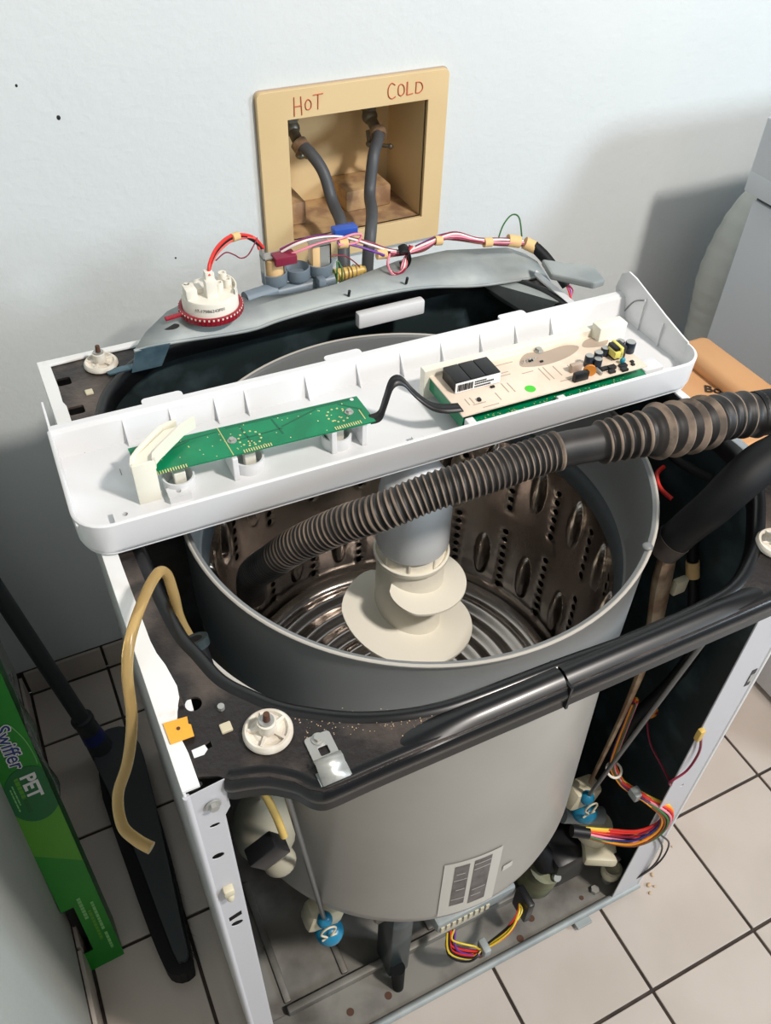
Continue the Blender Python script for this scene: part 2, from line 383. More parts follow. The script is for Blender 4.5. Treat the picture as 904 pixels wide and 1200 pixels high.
# front flanges
fl = MB().plate([[(-.003, .012), (.024, .012), (.024, .86), (.030, .872), (.030, H-.001), (-.003, H-.006)], circle(.011, .797, .0055, 14, .0045), circle(.0125, .641, .006, 14, .0052), [(.006, .651), (.019, .656), (.019, .666), (.006, .661)], circle(.0145, .852, .0045, 10, .0026)], -.0008, 0, mt=XZ(0))
p = obj('front_flange', fl, 'lilac_enamel', wm, bevel=.0007, label='pale front flange of the left side panel, with punched holes')
obj('flange_return', MB().box(.0235, .025, .0, .022, .012, .86), 'lilac_enamel', p)
obj('rolled_edge', MB().tube([(-.001, .0, z) for z in (.012, H-.006)], .003, seg=10), 'lilac_enamel', p, smooth=60)
def screw(c, d, r, parent, name='screw', m='silver', hexh=.6):
    c = Vector(c); d = Vector(d).normalized()
    mb = MB().cyl(c, c+d*r*.25, r*1.35, seg=18); mb.cyl(c, c+d*r*1.0, r*.85, seg=6)
    return obj(name, mb, m, parent, smooth=30)
screw((.017, -.002, .888), (0, -1, 0), .0048, p)
obj('plastic_clip', MB().bbox(.007, .017, -.008, 0, .722, .734, .002).ball((.012, -.005, .717), .004, .004, .008), 'cream_part', p, smooth=40, label='cream clip stuck in a flange hole')
fr = MB().plate([[(.634, .012), (W+.003, .012), (W+.003, H-.01), (.634, H-.01)], circle(.66, .40, .003, 8)], -.002, 0, mt=XZ(0))
p2 = obj('front_flange', fr, 'lilac_enamel', wm, bevel=.0007, label='pale front flange of the right side panel')
obj('slot', MB().box(.676, .684, -.0026, -.0015, .640, .674), 'black', p2)
obj('latch_insert', MB().box(.6765, .6835, -.0034, -.002, .650, .664), 'silver', p2)
obj('rolled_edge', MB().tube([(W+.001, .0, z) for z in (.012, H-.006)], .004, seg=10), 'white_enamel', p2, smooth=60)
# back panel and its dark inside
bp = obj('rear_panel', MB().box(-.003, W+.003, DP-.002, DP, .012, H+.003), 'white_enamel', wm, bevel=.0008)
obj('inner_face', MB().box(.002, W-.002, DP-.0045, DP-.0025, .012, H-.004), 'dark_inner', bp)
obj('folded_edge', MB().plate([[(-.003, DP-.012), (.05, DP-.010), (.12, DP-.011), (.2, DP-.010), (W+.003, DP-.012), (W+.003, DP), (-.003, DP)]], H, H+.0036), 'worn_enamel', bp, bevel=.001)

# --- black deck frame with big opening
opening = [(.0405, .153), (.036, .22), (.034, .32), (.034, .42), (.040, .47), (.049, .496), (.064, .53), (.086, .557), (.108, .578), (.135, .594), (.17, .603), (.3, .606), (.45, .606), (.56, .605), (.60, .598), (.635, .58), (.66, .55), (.676, .51), (.680, .46), (.682, .3), (.681, .159), (.676, .127), (.666, .104), (.648, .075), (.627, .052), (.600, .026), (.575, .008), (.54, -.011), (.50, -.019), (.414, -.022), (.328, -.018), (.24, -.015), (.205, -.011), (.172, -.002), (.14, .012), (.109, .032), (.09, .048), (.075, .066), (.063, .082), (.056, .097), (.049, .122)]
outer = [(.002, .010), (.014, .0085), (.026, .0035), (.034, -.004), (.048, -.008), (.062, -.0135), (.078, -.026), (.086, -.037), (.095, -.0435), (.11, -.0445), (.155, -.044), (.33, -.045), (.45, -.045), (.60, -.0445), (.625, -.036), (.65, -.013), (.67, -.008), (W-.002, 0), (W-.002, .615), (.002, .615)]
hl = [roundrect(.029, .047, .535, .553, .003, 3), roundrect(.0325, .0505, .483, .501, .003, 3),
      [(.014, .026), (.030, .030), (.030, .036), (.014, .0325)], circle(.028, .0745, .007, 16), circle(.66, .55, .006, 12)]
hl = [hl[2], hl[3]]+[roundrect(.012, .028, .567, .583, .003, 3), roundrect(.013, .031, .505, .521, .003, 3)]
dk = obj('deck', MB().plate([outer, opening]+hl, H-.0035, H-.0005), 'deck', wm, bevel=.0012, label='dirty black steel top deck around the drum opening')
# rolled bead around the opening and downturned lip
def loopstrip(loop, prof, m_=None, close=True):
    # prof: list of (outward offset, z); offset along outward normal of ccw loop
    m_ = m_ or MB(); n = len(loop); P = [Vector((a, b)) for a, b in loop]
    area_ = sum(P[i].x*P[(i+1) % n].y-P[(i+1) % n].x*P[i].y for i in range(n)); s = 1 if area_ > 0 else -1
    vs = []
    for i in range(n):
        tv = (P[(i+1) % n]-P[(i-1) % n]) if close else (P[min(i+1, n-1)]-P[max(i-1, 0)])
        tv.normalize(); nv = Vector((tv.y, -tv.x))*s
        for o_, z in prof: q = P[i]+nv*o_; vs.append((q.x, q.y, z))
    k = len(prof); fs = []
    for i in range(n if close else n-1):
        j = (i+1) % n
        for a in range(k-1): fs.append((i*k+a, j*k+a, j*k+a+1, i*k+a+1))
    m_.add(vs, fs); return m_
def smoothloop(lp, res=4):
    P = [Vector((a, b, 0)) for a, b in lp]; n = len(P); out = []
    for i in range(n):
        p0, p1, p2, p3 = P[i-1], P[i], P[(i+1) % n], P[(i+2) % n]
        for k in range(res):
            t_ = k/res; q = .5*((2*p1)+(p2-p0)*t_+(2*p0-5*p1+4*p2-p3)*t_*t_+(3*p1-p0-3*p2+p3)*t_**3); out.append((q.x, q.y))
    return out
ol = smoothloop(opening)
obj('rolled_rim', loopstrip(ol, [(.010, H-.001), (.007, H+.002), (.002, H+.003), (-.002, H), (-.004, H-.006), (-.004, H-.022), (-.002, H-.022), (0, H-.008), (.010, H-.001)]), 'rail', dk, smooth=60, label='glossy rolled black rim of the opening')
fo2 = [(.030, -.001)]+[q for q in outer if q[1] < -.003]
P3, _ = spline([Vector((a, b, 0)) for a, b in fo2], 1, 4)
fl_ = [(v.x, v.y) for v in P3]
lipprof = [(.012, H-.001), (.004, H+.0005), (-.001, H-.003), (-.003, H-.010), (-.0025, H-.016), (0, H-.018), (-.001, H-.030), (.001, H-.030), (.004, H-.016), (.008, H-.004)]
def open_strip(loop, prof):
    n = len(loop); P = [Vector(q) for q in loop]; vs = []
    for i in range(n):
        tv = (P[min(i+1, n-1)]-P[max(i-1, 0)]).normalized(); nv = Vector((-tv.y, tv.x))
        for o_, z in prof: q = P[i]+nv*o_; vs.append((q.x, q.y, z))
    k = len(prof); fs = [(i*k+a, (i+1)*k+a, (i+1)*k+a+1, i*k+a+1) for i in range(n-1) for a in range(k-1)]
    return MB().add(vs, fs)
left = [q for q in fl_ if q[0] < .322]+[(.3225, -.045)]; right = [(.3245, -.045)]+[q for q in fl_ if q[0] > .326]
obj('front_lip', open_strip(left, lipprof), 'rail', dk, smooth=50, label='glossy black front lip, left of the joint')
obj('front_lip', open_strip(right, lipprof), 'rail', dk, smooth=50, label='glossy black front lip, right of the joint')
# bar top (convex) each side of the joint
def bar(x0, x1, fl_, fr_):
    n = 40; vs = []; k = 9
    sm = lambda t_: max(0, min(1, t_))**2*(3-2*max(0, min(1, t_)))
    for i in range(n+1):
        x = x0+(x1-x0)*i/n; h = sm((x-x0)/fl_ if fl_ else 1)*sm((x1-x)/fr_ if fr_ else 1)
        for j in range(k):
            a = j/(k-1); vs.append((x, -.0455+(.0275)*a, H-.0025+.0075*h*sin(pi*a)))
    return MB().add(vs, [(i*k+j, (i+1)*k+j, (i+1)*k+j+1, i*k+j+1) for i in range(n) for j in range(k-1)])
obj('front_bar', bar(.13, .3222, .11, 0), 'rail', dk, smooth=60)
obj('front_bar', bar(.3248, .585, 0, .09), 'rail', dk, smooth=60)
obj('joint_gap', MB().box(.3222, .3248, -.0485, -.016, H-.03, H+.0012), 'black', dk)
# white tabs of the side panel seen through the deck
obj('panel_tab', MB().plate([[(.021, .069), (.0265, .069), (.0275, .080), (.021, .081)]], H-.004, H-.001), 'white_enamel', dk)
obj('panel_tab', MB().plate([[(.014, .026), (.022, .0255), (.026, .029), (.025, .034), (.014, .0335)]], H-.005, H-.0004), 'white_enamel', dk)
obj('square_clip', MB().bbox(.0405, .050, .0365, .0455, H-.002, H+.002, .001), 'cream_part', dk)
obj('square_clip', MB().bbox(.038, .047, .536, .545, H-.002, H+.002, .001), 'cream_part', dk)
obj('small_bolt', MB().cyl((.0475, .060, H), (.0475, .060, H+.004), .003, seg=10), 'silver', dk, smooth=30)
obj('spring_nut', MB().bbox(.0155, .0205, .075, .091, H-.004, H+.003, .001), 'rubber_brown', dk)
mb = MB()
for k in range(150):
    a = random.random(); x = .10+.10*a+random.gauss(0, .006); y = .020-.045*a+random.gauss(0, .006)
    if y < -.03: continue
    r = random.uniform(.0002, .0007); mb.ball((x, y, H-.0003), r, r*random.uniform(.6, 1), r*.6, seg=5)
obj('grit', mb, 'crumb', dk, kind='stuff', label='pale grit scattered on the deck')
# suspension bushings with rods
def bushing(x, y, nut='rust', big=1.0, seen=True):
    b = obj('rod_bushing', MB().lathe([(1e-4, .004), (.0075, .006), (.0078, .018), (.004, .0185), (.0042, .020), (1e-4, .020)], 24, Matrix.Translation((x, y, H))), 'nut_white', wm, smooth=40)
    m2 = MB().lathe([(1e-4, 0), (.0185, 0), (.0205, .002), (.0205, .005), (.0185, .0075), (.0165, .0075), (.0150, .0045), (.012, .004), (.0105, .0055), (1e-4, .006)], 40, Matrix.Translation((x, y, H-.0005)))
    obj('cup', m2, 'nut_white', b, smooth=40)
    m3 = MB()
    for k in range(5):
        m3.box(.006, .0165, -.0012, .0012, .003, .0075, Matrix.Translation((x, y, H)) @ Matrix.Rotation(2*pi*k/5+.3, 4, 'Z'))
    obj('spoke_set', m3, 'nut_white', b)
    obj('washer_disc', MB().cyl((x, y, H+.0185), (x, y, H+.0200), .0062), 'silver', b, smooth=30)
    obj('rod_end', MB().cyl((x, y, H+.018), (x+.0005, y, H+.028), .0032, .0026, seg=12), 'rust', b, smooth=40)
    return b
for x, y in ((.0745, .022), (.068, .590), (.609, .006)): bushing(x, y)
def rod(a, b_, cupz=True):
    a, b_ = Vector(a), Vector(b_)
    r_ = obj('suspension_rod', MB().cyl(a, b_, .0032, seg=12), 'rod', wm, smooth=60)
    obj('ball_socket', MB().ball(b_+Vector((0, 0, .002)), .0115, .0115, .013), 'cup_blue', r_, smooth=60)
    c = b_+Vector((.002, .006, -.018))
    obj('cup_bracket', MB().bbox(c.x-.026, c.x+.030, c.y-.006, c.y+.03, c.z-.020, c.z+.026, .010, Matrix.Translation(c) @ Matrix.Rotation(.25, 4, 'Y') @ Matrix.Translation(-c)), 'cream_part', r_, smooth=40)
    obj('spring_cup', MB().ball(b_+Vector((.006, .0, -.047)), .021, .021, .018), 'cup_blue', r_, smooth=60)
    d = b_+Vector((0, -.014, -.008))
    obj('wire_clip', MB().tube([d+Vector((-.010, 0, -.022)), d+Vector((-.004, 0, -.018)), d+Vector((-.004, -.002, -.010)), d+Vector((-.011, 0, 0)), d+Vector((-.008, 0, .010)), d+Vector((0, 0, .014)), d+Vector((.008, 0, .010)), d+Vector((.011, 0, 0)), d+Vector((.004, -.002, -.010)), d+Vector((.004, 0, -.018)), d+Vector((.012, 0, -.020))], .0016, seg=8, res=4), 'cream_part', r_, smooth=60)
rod((.0745, .022, H), (.134, .085, .292)); rod((.609, .006, H), (.575, .078, .29))
# spring clip on deck
cl = obj('spring_clip', MB().plate([roundrect(.0975, .1195, -.020, .0035, .003, 3), roundrect(.105, .113, -.0165, -.0085, .001, 2)], H+.0005, H+.002), 'silver', wm, bevel=.0004, label='galvanised spring clip screwed to the deck')
mb = MB(); vs = []
for i, (yy, zz) in enumerate([(-.019, .002), (-.021, .007), (-.026, .009), (-.030, .006), (-.034, .0025), (-.041, .0015)]): vs += [(.0965, yy, H+zz), (.1195, yy, H+zz)]
obj('folded_tongue', mb.add(vs, [(2*i, 2*i+1, 2*i+3, 2*i+2) for i in range(5)]), 'silver', cl, smooth=40, solid=.0012)
screw((.1085, -.0015, H+.002), (0, 0, 1), .0042, cl)
obj('base_leaf', MB().box(.095, .121, -.040, -.028, H, H+.0008), 'galv', cl)
tg = obj('orange_tag', MB().plate([[(0.0, .0635), (.0195, .0615), (.0185, .0545), (.0202, .053), (.0195, .042), (.0005, .0425)]], H+.004, H+.005), 'orange_tape', wm, label='small orange tape tag on the left panel edge')
obj('ink_dot', MB().cyl((.0100, .0535, H+.005), (.0100, .0535, H+.0056), .0016, seg=8), 'rust', tg)
# clip at right corner
rc = obj('spring_clip', MB().plate([roundrect(.585, .612, -.035, -.012, .003, 3)], H+.0005, H+.002), 'silver', wm, label='silver clip beside the right front bushing')
screw((.597, -.018, H+.002), (0, 0, 1), .0042, rc)

# --- tilted tub assembly
A = Vector((.031, .049, .516)).normalized(); C0 = Vector((.355, .2945, .881))
TX_ = Vector((1, 0, .005)); TY_ = Vector((0, 1, .016))
TM = Matrix(((TX_.x, TY_.x, A.x, C0.x), (TX_.y, TY_.y, A.y, C0.y), (TX_.z, TY_.z, A.z, C0.z), (0, 0, 0, 1)))
tub = obj('outer_tub', MB().lathe([(.262, -.10), (.262, -.12), (.262, -.14), (.262, -.49), (.258, -.51), (.245, -.525), (.10, -.535), (1e-3, -.535)], 128, TM), 'tub', wm, smooth=40)
obj('tub_ring', MB().lathe([(.2635, -.128), (.2670, -.124), (.2705, -.02), (.2705, -.004), (.2715, -.001), (.2735, 0), (.2735, .002), (.2700, .0025), (.2665, .001), (.265, -.004), (.262, -.06), (.256, -.090), (.2535, -.092)], 128, TM), 'ring', tub, smooth=40, label='grey plastic collar at the top of the tub')
bk_top = obj('balance_ring', MB().lathe([(.262, -.094), (.255, -.098), (.249, -.104), (.247, -.118), (.2485, -.122)], 128, TM), 'balance', tub, smooth=50)
obj('rim_highlight', MB().lathe([(.2738, .0018), (.2728, .0034), (.2712, .0034), (.2702, .0022)], 128, TM), 'label_grey', tub, smooth=60)  # thin pale ring paints in the highlight along the tub rim
for a in (-52,):
    obj('rim_notch', MB().ball(TM @ Vector((.268*cos(rad(a)), .268*sin(rad(a)), .003)), .006, .006, .003), 'ring', tub, smooth=60)
# sticker on the tub front: curved sheet
def curved(a0, a1, s0, s1, r, skew=0, n=10, top=None):
    vs = []; fs = []
    for i in range(n+1):
        u = i/n; a = rad(a0+(a1-a0)*u)
        for j in (0, 1):
            s_ = (s0 if j == 0 else s1)
            vs.append(TM @ Vector((r*cos(a+ (rad(skew) if j == 0 else 0)), r*sin(a+(rad(skew) if j == 0 else 0)), s_)))
    for i in range(n): fs.append((2*i, 2*i+2, 2*i+3, 2*i+1))
    return MB().add(vs, fs)
lb = obj('data_label', curved(-105.3, -88.2, -.495, -.370, .2630), 'label_grey', tub, smooth=60, label='worn paper label on the front of the tub')
obj('label_panel', curved(-102.2, -98.0, -.473, -.379, .2634), 'label_dark', lb, smooth=60)
obj('label_panel', curved(-96.6, -91.4, -.480, -.377, .2634), 'label_dark', lb, smooth=60)
mb = MB()
for a0, a1, s_ in ((-96.5, -91.5, -.386), (-96.5, -91.5, -.398), (-96, -92, -.447), (-96, -93, -.462), (-101.5, -99, -.398), (-102, -98.2, -.412), (-101, -98.4, -.436), (-102, -98, -.458)):
    mb2 = curved(a0, a1, s_-.0008, s_+.0006, .2637, skew=0, n=4); mb.add(mb2.v, mb2.f)
obj('print_lines', mb, 'label_grey', lb)
obj('label_scrap', curved(-86.5, -83.2, -.437, -.425, .2632, skew=0, n=4), 'label_grey', tub, label='torn scrap of label beside the paper label')
# stainless basket, pierced and embossed
NA, NS = 900, 190; s_top, s_bot, RB = -.120, -.400, .2485
import numpy as np
aa = np.arange(NA)*2*np.pi/NA; ss = np.linspace(s_top, s_bot, NS)
AA, SS = np.meshgrid(aa, ss)
deg = np.degrees(AA) % 18.0
phase = 7.2
d_col = ((np.degrees(AA)-phase+9) % 18)-9            # angle from the nearest hole column
arc = np.radians(d_col)*RB
d_ov = ((np.degrees(AA)-phase-8+9) % 18)-9; arc_o = np.radians(d_ov)*RB
Rr = np.full_like(AA, RB)
for c_ in (-.333, -.168):
    e = (arc_o/.0125)**2+((SS-c_)/.040)**2
    Rr -= .0125*np.clip(1-e, 0, 1)**.5
Rr += .0025*np.exp(-((SS+.245)/.006)**2)*0
Rr -= .0016*np.cos(np.radians(d_col)*10)*np.clip(1-np.abs(d_col)/9, 0, 1)*.5
hole_s = [-.272-.0152*k for k in range(8)]+[-.150-.0152*k for k in range(6)]
hole = np.zeros_like(AA, bool)
for h_ in hole_s:
    q = arc**2+(SS-h_)**2
    Rr += .0030*np.exp(-q/(.0065**2)); hole |= q < .0043**2
fade = np.clip((SS-s_bot)/.02, 0, 1); Rr -= (1-fade)**2*.010
V = np.stack([Rr*np.cos(AA), Rr*np.sin(AA), SS], -1).reshape(-1, 3)
TMn = np.array(TM); V = V @ TMn[:3, :3].T+TMn[:3, 3]
idx = np.arange(NA*NS).reshape(NS, NA); nx = np.roll(idx, -1, 1)
Q = np.stack([idx[:-1], nx[:-1], nx[1:], idx[1:]], -1)
keep = ~hole[:-1]; Q = Q[keep].reshape(-1, 4)
me = bpy.data.meshes.new('basket'); org = np.array([.34, .27, .49])
me.vertices.add(len(V)); me.vertices.foreach_set('co', (V-org).astype(np.float32).ravel())
me.loops.add(Q.size); me.loops.foreach_set('vertex_index', Q.ravel().astype(np.int32))
me.polygons.add(len(Q)); me.polygons.foreach_set('loop_start', (np.arange(len(Q))*4).astype(np.int32))
me.polygons.foreach_set('use_smooth', np.ones(len(Q), bool)); me.update(calc_edges=True)
me.materials.append(M['steel'])
bk = bpy.data.objects.new('basket', me); COL.objects.link(bk); WORLD['basket'] = Vector(org); bk.parent = wm; bk.location = Vector(org)-WORLD[wm.name]
tag(bk, 'perforated stainless steel wash basket with oval embossing')
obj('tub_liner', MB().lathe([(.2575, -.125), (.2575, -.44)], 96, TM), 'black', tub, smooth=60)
prof = []
for k in range(90):
    r_ = .03+.2065*k/89
    prof.append((r_, -.402-.012*(1-k/89)*0+.0032*sin((r_-.03)/.034*2*pi)+.010*max(0, (r_-.215)/.0215)**2))
obj('basket_floor', MB().lathe(prof, 128, TM), 'steel', bk, smooth=60)
# agitator with auger fins
ag = obj('agitator', MB().lathe([(1e-3, -.395), (.075, -.395), (.055, -.38), (.047, -.35), (.0445, -.28), (.0430, -.15), (.0425, -.128), (.0455, -.126), (.0475, -.122), (.0475, -.118), (.0450, -.117), (.0435, -.120), (.0415, -.122), (.0405, -.120), (.040, -.09)], 64, TM), 'agit', wm, smooth=40, label='off-white plastic agitator with spiral fins')
obj('cap', MB().lathe([(.0395, -.105), (.0435, -.105), (.0455, -.100), (.0452, -.05), (.0440, -.030), (.0405, -.014), (.034, -.006), (.033, -.0055), (.031, -.001), (.026, .006), (.017, .012), (.008, .0145), (1e-4, .015)], 64, TM), 'agit_cap', ag, smooth=50, label='glossy white agitator cap')
mb = MB()
for k in range(8): mb.box(.0395, .0425, -.0012, .0012, -.122, -.104, TM @ Matrix.Rotation(2*pi*k/8+.25, 4, 'Z'))
obj('cap_rib', mb, 'agit', ag)
def fin(a0, a1, s0, s1, r0_, r1_, rmid, n=48, th=.0022):
    vs = []; fs = []
    for i in range(n+1):
        u = i/n; a = rad(a0+(a1-a0)*u); s_ = s0+(s1-s0)*u
        env = min(1, u/.18)**.5 if u < .18 else 1; env *= min(1, (1-u)/.10)**.5 if u > .90 else 1
        ro = .043+(rmid-.043)*env
        for q in range(5):
            r_ = .040+(ro-.040)*q/4
            for dz in (0, -th): vs.append(TM @ Vector((r_*cos(a), r_*sin(a), s_-(r_-.04)*.10+dz)))
    for i in range(n):
        for q in range(4):
            b0 = i*10+q*2; b1 = b0+10
            fs += [(b0, b0+2, b1+2, b1), (b0+1, b1+1, b1+3, b0+3)]
        b0 = i*10+8; fs.append((b0, b0+1, b0+11, b0+10))
    return MB().add(vs, fs)
FINS = [(-150, 60, -.142, -.185, .073), (-245, 45, -.185, -.262, .088)]
for a0, a1, s0, s1, rm in FINS: obj('spiral_fin', fin(a0, a1, s0, s1, 0, 0, rm, th=.003), 'agit', ag, smooth=40)

# --- inside the cabinet, lower part
bs = obj('base_pan', MB().box(-.001, W+.001, .0, .075, .006, .012).box(-.001, W+.001, .45, DP, .006, .012).box(-.001, .60, .06, .47, .006, .010).box(.66, W, .06, .47, .006, .012), 'base', wm)
obj('front_rail', MB().tube([(-.002, -.002, .017), (W+.002, -.002, .017)], .0065, seg=12), 'galv', bs, smooth=60)
obj('rail_web', MB().box(0, W, .0, .004, .004, .02), 'base', bs)
obj('rail_tab', MB().bbox(.553, .583, -.018, -.002, .006, .012, .001), 'galv', bs)
obj('cross_rib', MB().bbox(.06, .60, .070, .082, .010, .030, .003), 'base', bs, smooth=40)
for q in ((.06, .12), (.16, .26), (.32, .44), (.50, .58)): obj('pressed_rib', MB().bbox(q[0], q[0]+.012, .09, .30, .008, .016, .003), 'base', bs, smooth=40)
for x, y in ((.215, .03), (.49, .032), (.455, .012), (.38, .02), (.589, .023), (.15, .035)): obj('rust_spot', MB().cyl((x, y, .0118), (x, y, .0128), .006 if x < .5 else .004, seg=12), 'rust', bs)
obj('bolt', MB().cyl((.616, .023, .012), (.616, .023, .022), .0075, seg=6), 'silver', bs)
lv = obj('leveling_knob', MB().lathe([(1e-4, .0), (.016, .0), (.018, .01), (.017, .022), (.013, .024), (.012, .014), (1e-4, .014)], 24, Matrix.Translation((.648, .03, .040))), 'cream_part', wm, smooth=40)
obj('stud', MB().cyl((.648, .03, .01), (.648, .03, .05), .009), 'silver', lv, smooth=40)
# motor, gearcase, control box under the tub
mo = obj('drive_motor', MB().cyl((.345, .27, .06), (.345, .27, .35), .085, .12, seg=40), 'black', wm, smooth=40)
obj('mount_leg', MB().bbox(.225, .262, .05, .10, .02, .27, .006), 'dark_inner', mo, smooth=40)
obj('mount_leg', MB().bbox(.505, .545, .09, .30, .02, .27, .006), 'dark_inner', mo, smooth=40)
obj('drive_bracket', MB().bbox(.21, .50, .075, .30, .20, .24, .006), 'base', mo, smooth=40)
obj('foot', MB().cyl((.235, .035, .012), (.237, .045, .07), .009, .012), 'rubber', mo, smooth=40)
# stator cover + inverter (silver)
iv = obj('motor_control_box', MB().bbox(.305, .450, .048, .14, .12, .152, .006), 'galv', wm, smooth=40, label='silver motor control box under the tub')
for k in range(9): obj('connector_pin', MB().box(.311+k*.0102, .317+k*.0102, .046, .049, .126, .143), 'cream_part', iv)
obj('end_cap', MB().bbox(.449, .463, .012, .05, .085, .150, .004), 'black', iv, smooth=40)
for k in range(12):
    c = random.choice(['w_red', 'w_orange', 'w_yellow', 'w_blackw', 'w_maroon', 'w_purple', 'w_lightred', 'w_blackw'])
    y0 = .018+random.uniform(-.008, .01); x0 = .316+random.uniform(-.006, .012); dz = random.uniform(-.010, .012)
    obj('wire', MB().tube([(x0+.01, .045, .115), (x0, y0+.005, .10+dz), (x0+.03, y0-.012, .082+dz), (.372+random.uniform(-.004, .004), .008+random.uniform(-.003, .004), .085+dz*.5), (.410, .006+random.uniform(-.004, .006), .105+dz), (.436+random.uniform(-.006, .004), .016, .128+dz*.6), (.446, .03, .130)], .0018, seg=6, res=5), c, iv, smooth=60)
obj('cable_tie', MB().bbox(.366, .379, -.004, .020, .076, .098, .003), 'galv', iv, smooth=40)
# drain actuator at the right
da = obj('drain_actuator', MB().bbox(.585, .640, .020, .085, .13, .155, .006, Matrix.Translation((.61, .05, .14)) @ Matrix.Rotation(-.5, 4, 'Z') @ Matrix.Translation((-.61, -.05, -.14))), 'cream_part', wm, smooth=40, label='cream plastic drain actuator at the lower right')
obj('slot', MB().box(.622, .628, .012, .024, .150, .1562), 'black', da)
obj('shaft_housing', MB().cyl((.560, .10, .215), (.625, .075, .195), .017, .015), 'galv', da, smooth=40)
obj('gear_cover', MB().cyl((.612, .07, .155), (.612, .07, .185), .028), 'cream_part', da, smooth=40)
obj('lower_clutch', MB().bbox(.53, .60, .045, .12, .05, .14, .012), 'black', da, smooth=40)
pm = obj('drain_pump', MB().cyl((.530, .085, .02), (.530, .07, .10), .034, .028), 'pump_grey', wm, smooth=40, label='dull olive drain pump on the base at the right')
obj('pump_screw', MB().cyl((.535, .050, .10), (.535, .045, .105), .007), 'silver', pm, smooth=40)
obj('pump_outlet', MB().cyl((.530, .07, .11), (.512, .10, .16), .020, .016), 'rubber', pm, smooth=40)
# harness at the lower right
H1 = [(.612, .09, .52), (.602, .082, .44), (.598, .075, .385), (.606, .060, .358), (.612, .045, .352), (.625, .012, .358), (.648, -.008, .335), (.643, -.012, .300), (.612, -.004, .278), (.575, .022, .270), (.545, .040, .276)]
hs = obj('lower_harness', MB().tube([(.662, .07, .66), (.660, .073, .60), (.652, .085, .52), (.625, .09, .47), (.606, .085, .42)], .009, seg=12, res=5), 'rubber', wm, smooth=60, label='wire harness at the lower right inside the cabinet')
for k, c in enumerate(['w_orange', 'w_yellow', 'w_red', 'w_red', 'w_maroon', 'w_navy', 'w_orange', 'w_brown', 'w_green', 'w_pink', 'w_red']):
    sp_ = [.004, .004, .0035, .003, .003, .004, .008, .009, .010, .008, .005]
    ang = 2*pi*k/11; pts = [Vector(q)+Vector((cos(ang)*s_, sin(ang)*s_*.7, sin(ang+.8)*s_)) for q, s_ in zip(H1, sp_)]
    obj('wire', MB().tube(pts, .0021, seg=6, res=5), c, hs, smooth=60)
obj('ring_tie', MB().lathe([(.0115+.002*cos(a*pi/4), .002*sin(a*pi/4)) for a in range(9)], 24, Matrix.Translation((.600, .070, .372)) @ Matrix.Rotation(.3, 4, 'X')), 'cream', hs, smooth=60)
obj('wire_splice', MB().bbox(.608, .623, .022, .040, .345, .362, .003), 'galv', hs, smooth=40)
obj('purple_wire', MB().tube([(.655, .078, .478), (.652, .088, .458), (.651, .067, .419), (.650, .030, .404), (.640, .003, .412), (.618, -.006, .450), (.640, -.008, .468), (.647, -.007, .510), (.635, -.006, .555)], .0018, seg=6, res=6), 'w_maroon', hs, smooth=60)
obj('black_wire', MB().tube([(.645, -.006, .31), (.658, -.006, .25), (.688, -.009, .18), (.692, -.009, .11), (.676, .0, .055), (.655, .01, .04)], .0016, seg=6, res=5), 'w_blackw', hs, smooth=60)
obj('black_wire', MB().tube([(.645, -.006, .31), (.664, -.007, .25), (.698, -.010, .19), (.702, -.010, .12), (.68, -.002, .06), (.655, .01, .035)], .0016, seg=6, res=5), 'w_blackw', hs, smooth=60)
obj('lead_plug', MB().cyl((.528, .048, .279), (.552, .036, .273), .0095), 'black', hs, smooth=40)
obj('connector', MB().bbox(.628, .637, -.008, .0, .548, .572, .002), 'brass', hs, smooth=40)
obj('orange_clip', MB().bbox(.648, .660, .080, .092, .462, .482, .003), 'w_orange', hs, smooth=40)
# white pressure dome and door-lock box at the lower left, yellow wire
pd = obj('air_dome', MB().ball((.075, .10, .60), .036, .035, .065).ball((.082, .080, .548), .020, .018, .020), 'dome', wm, smooth=60, label='cream plastic dome on the lower left of the tub')
bt = Matrix.Translation((.062, .040, .675)) @ Matrix.Rotation(-.55, 4, 'Y')
obj('black_module', MB().bbox(-.017, .017, -.010, .010, -.015, .015, .002, bt), 'black', wm, smooth=40, label='small black box with a yellow lead beside the left rod')
obj('yellow_wire', MB().tube([(.055, .06, .87), (.066, .05, .80), (.075, .04, .745), (.080, .036, .70)], .004, seg=8, res=5), 'brass', wm, smooth=60)
# right side interior bits
obj('felt_strip', MB().tube([(.582, .105, .85), (.585, .10, .78), (.590, .09, .70), (.592, .085, .62), (.590, .085, .50), (.578, .085, .33)], [.018, .022, .018, .012, .008, .006], seg=10, flat=.5, res=5), 'bronze', wm, smooth=60, label='stained brown strip beside the right of the tub')
obj('cream_tab', MB().bbox(.614, .634, .098, .108, .735, .76, .003), 'cream_part', wm, smooth=40)
cb = obj('taped_cable', MB().tube([(.676, .150, .775), (.675, .142, .758), (.675, .133, .737), (.675, .125, .718), (.675, .108, .677), (.674, .09, .60)], .007, seg=10, res=5), 'rubber', wm, smooth=60, label='black cable taped to the right inner wall')
obj('tape_band', MB().cyl((.675, .1335, .738), (.675, .1245, .717), .0088), 'tan', cb, smooth=40)
obj('inner_cable', MB().tube([(.630, .250, .868), (.648, .228, .870), (.653, .205, .870), (.656, .181, .870), (.672, .150, .868)], .006, seg=10, res=6), 'rubber', wm, smooth=60)
obj('red_wire', MB().tube([(.640, .196, .86), (.622, .187, .862), (.612, .168, .860), (.616, .150, .856)], .0028, seg=8, res=6), 'w_red', wm, smooth=60)
obj('cream_wire', MB().tube([(.645, .062, .89), (.655, .066, .893), (.663, .072, .90), (.668, .082, .905)], .0026, seg=8, res=6), 'cream_part', wm, smooth=60)
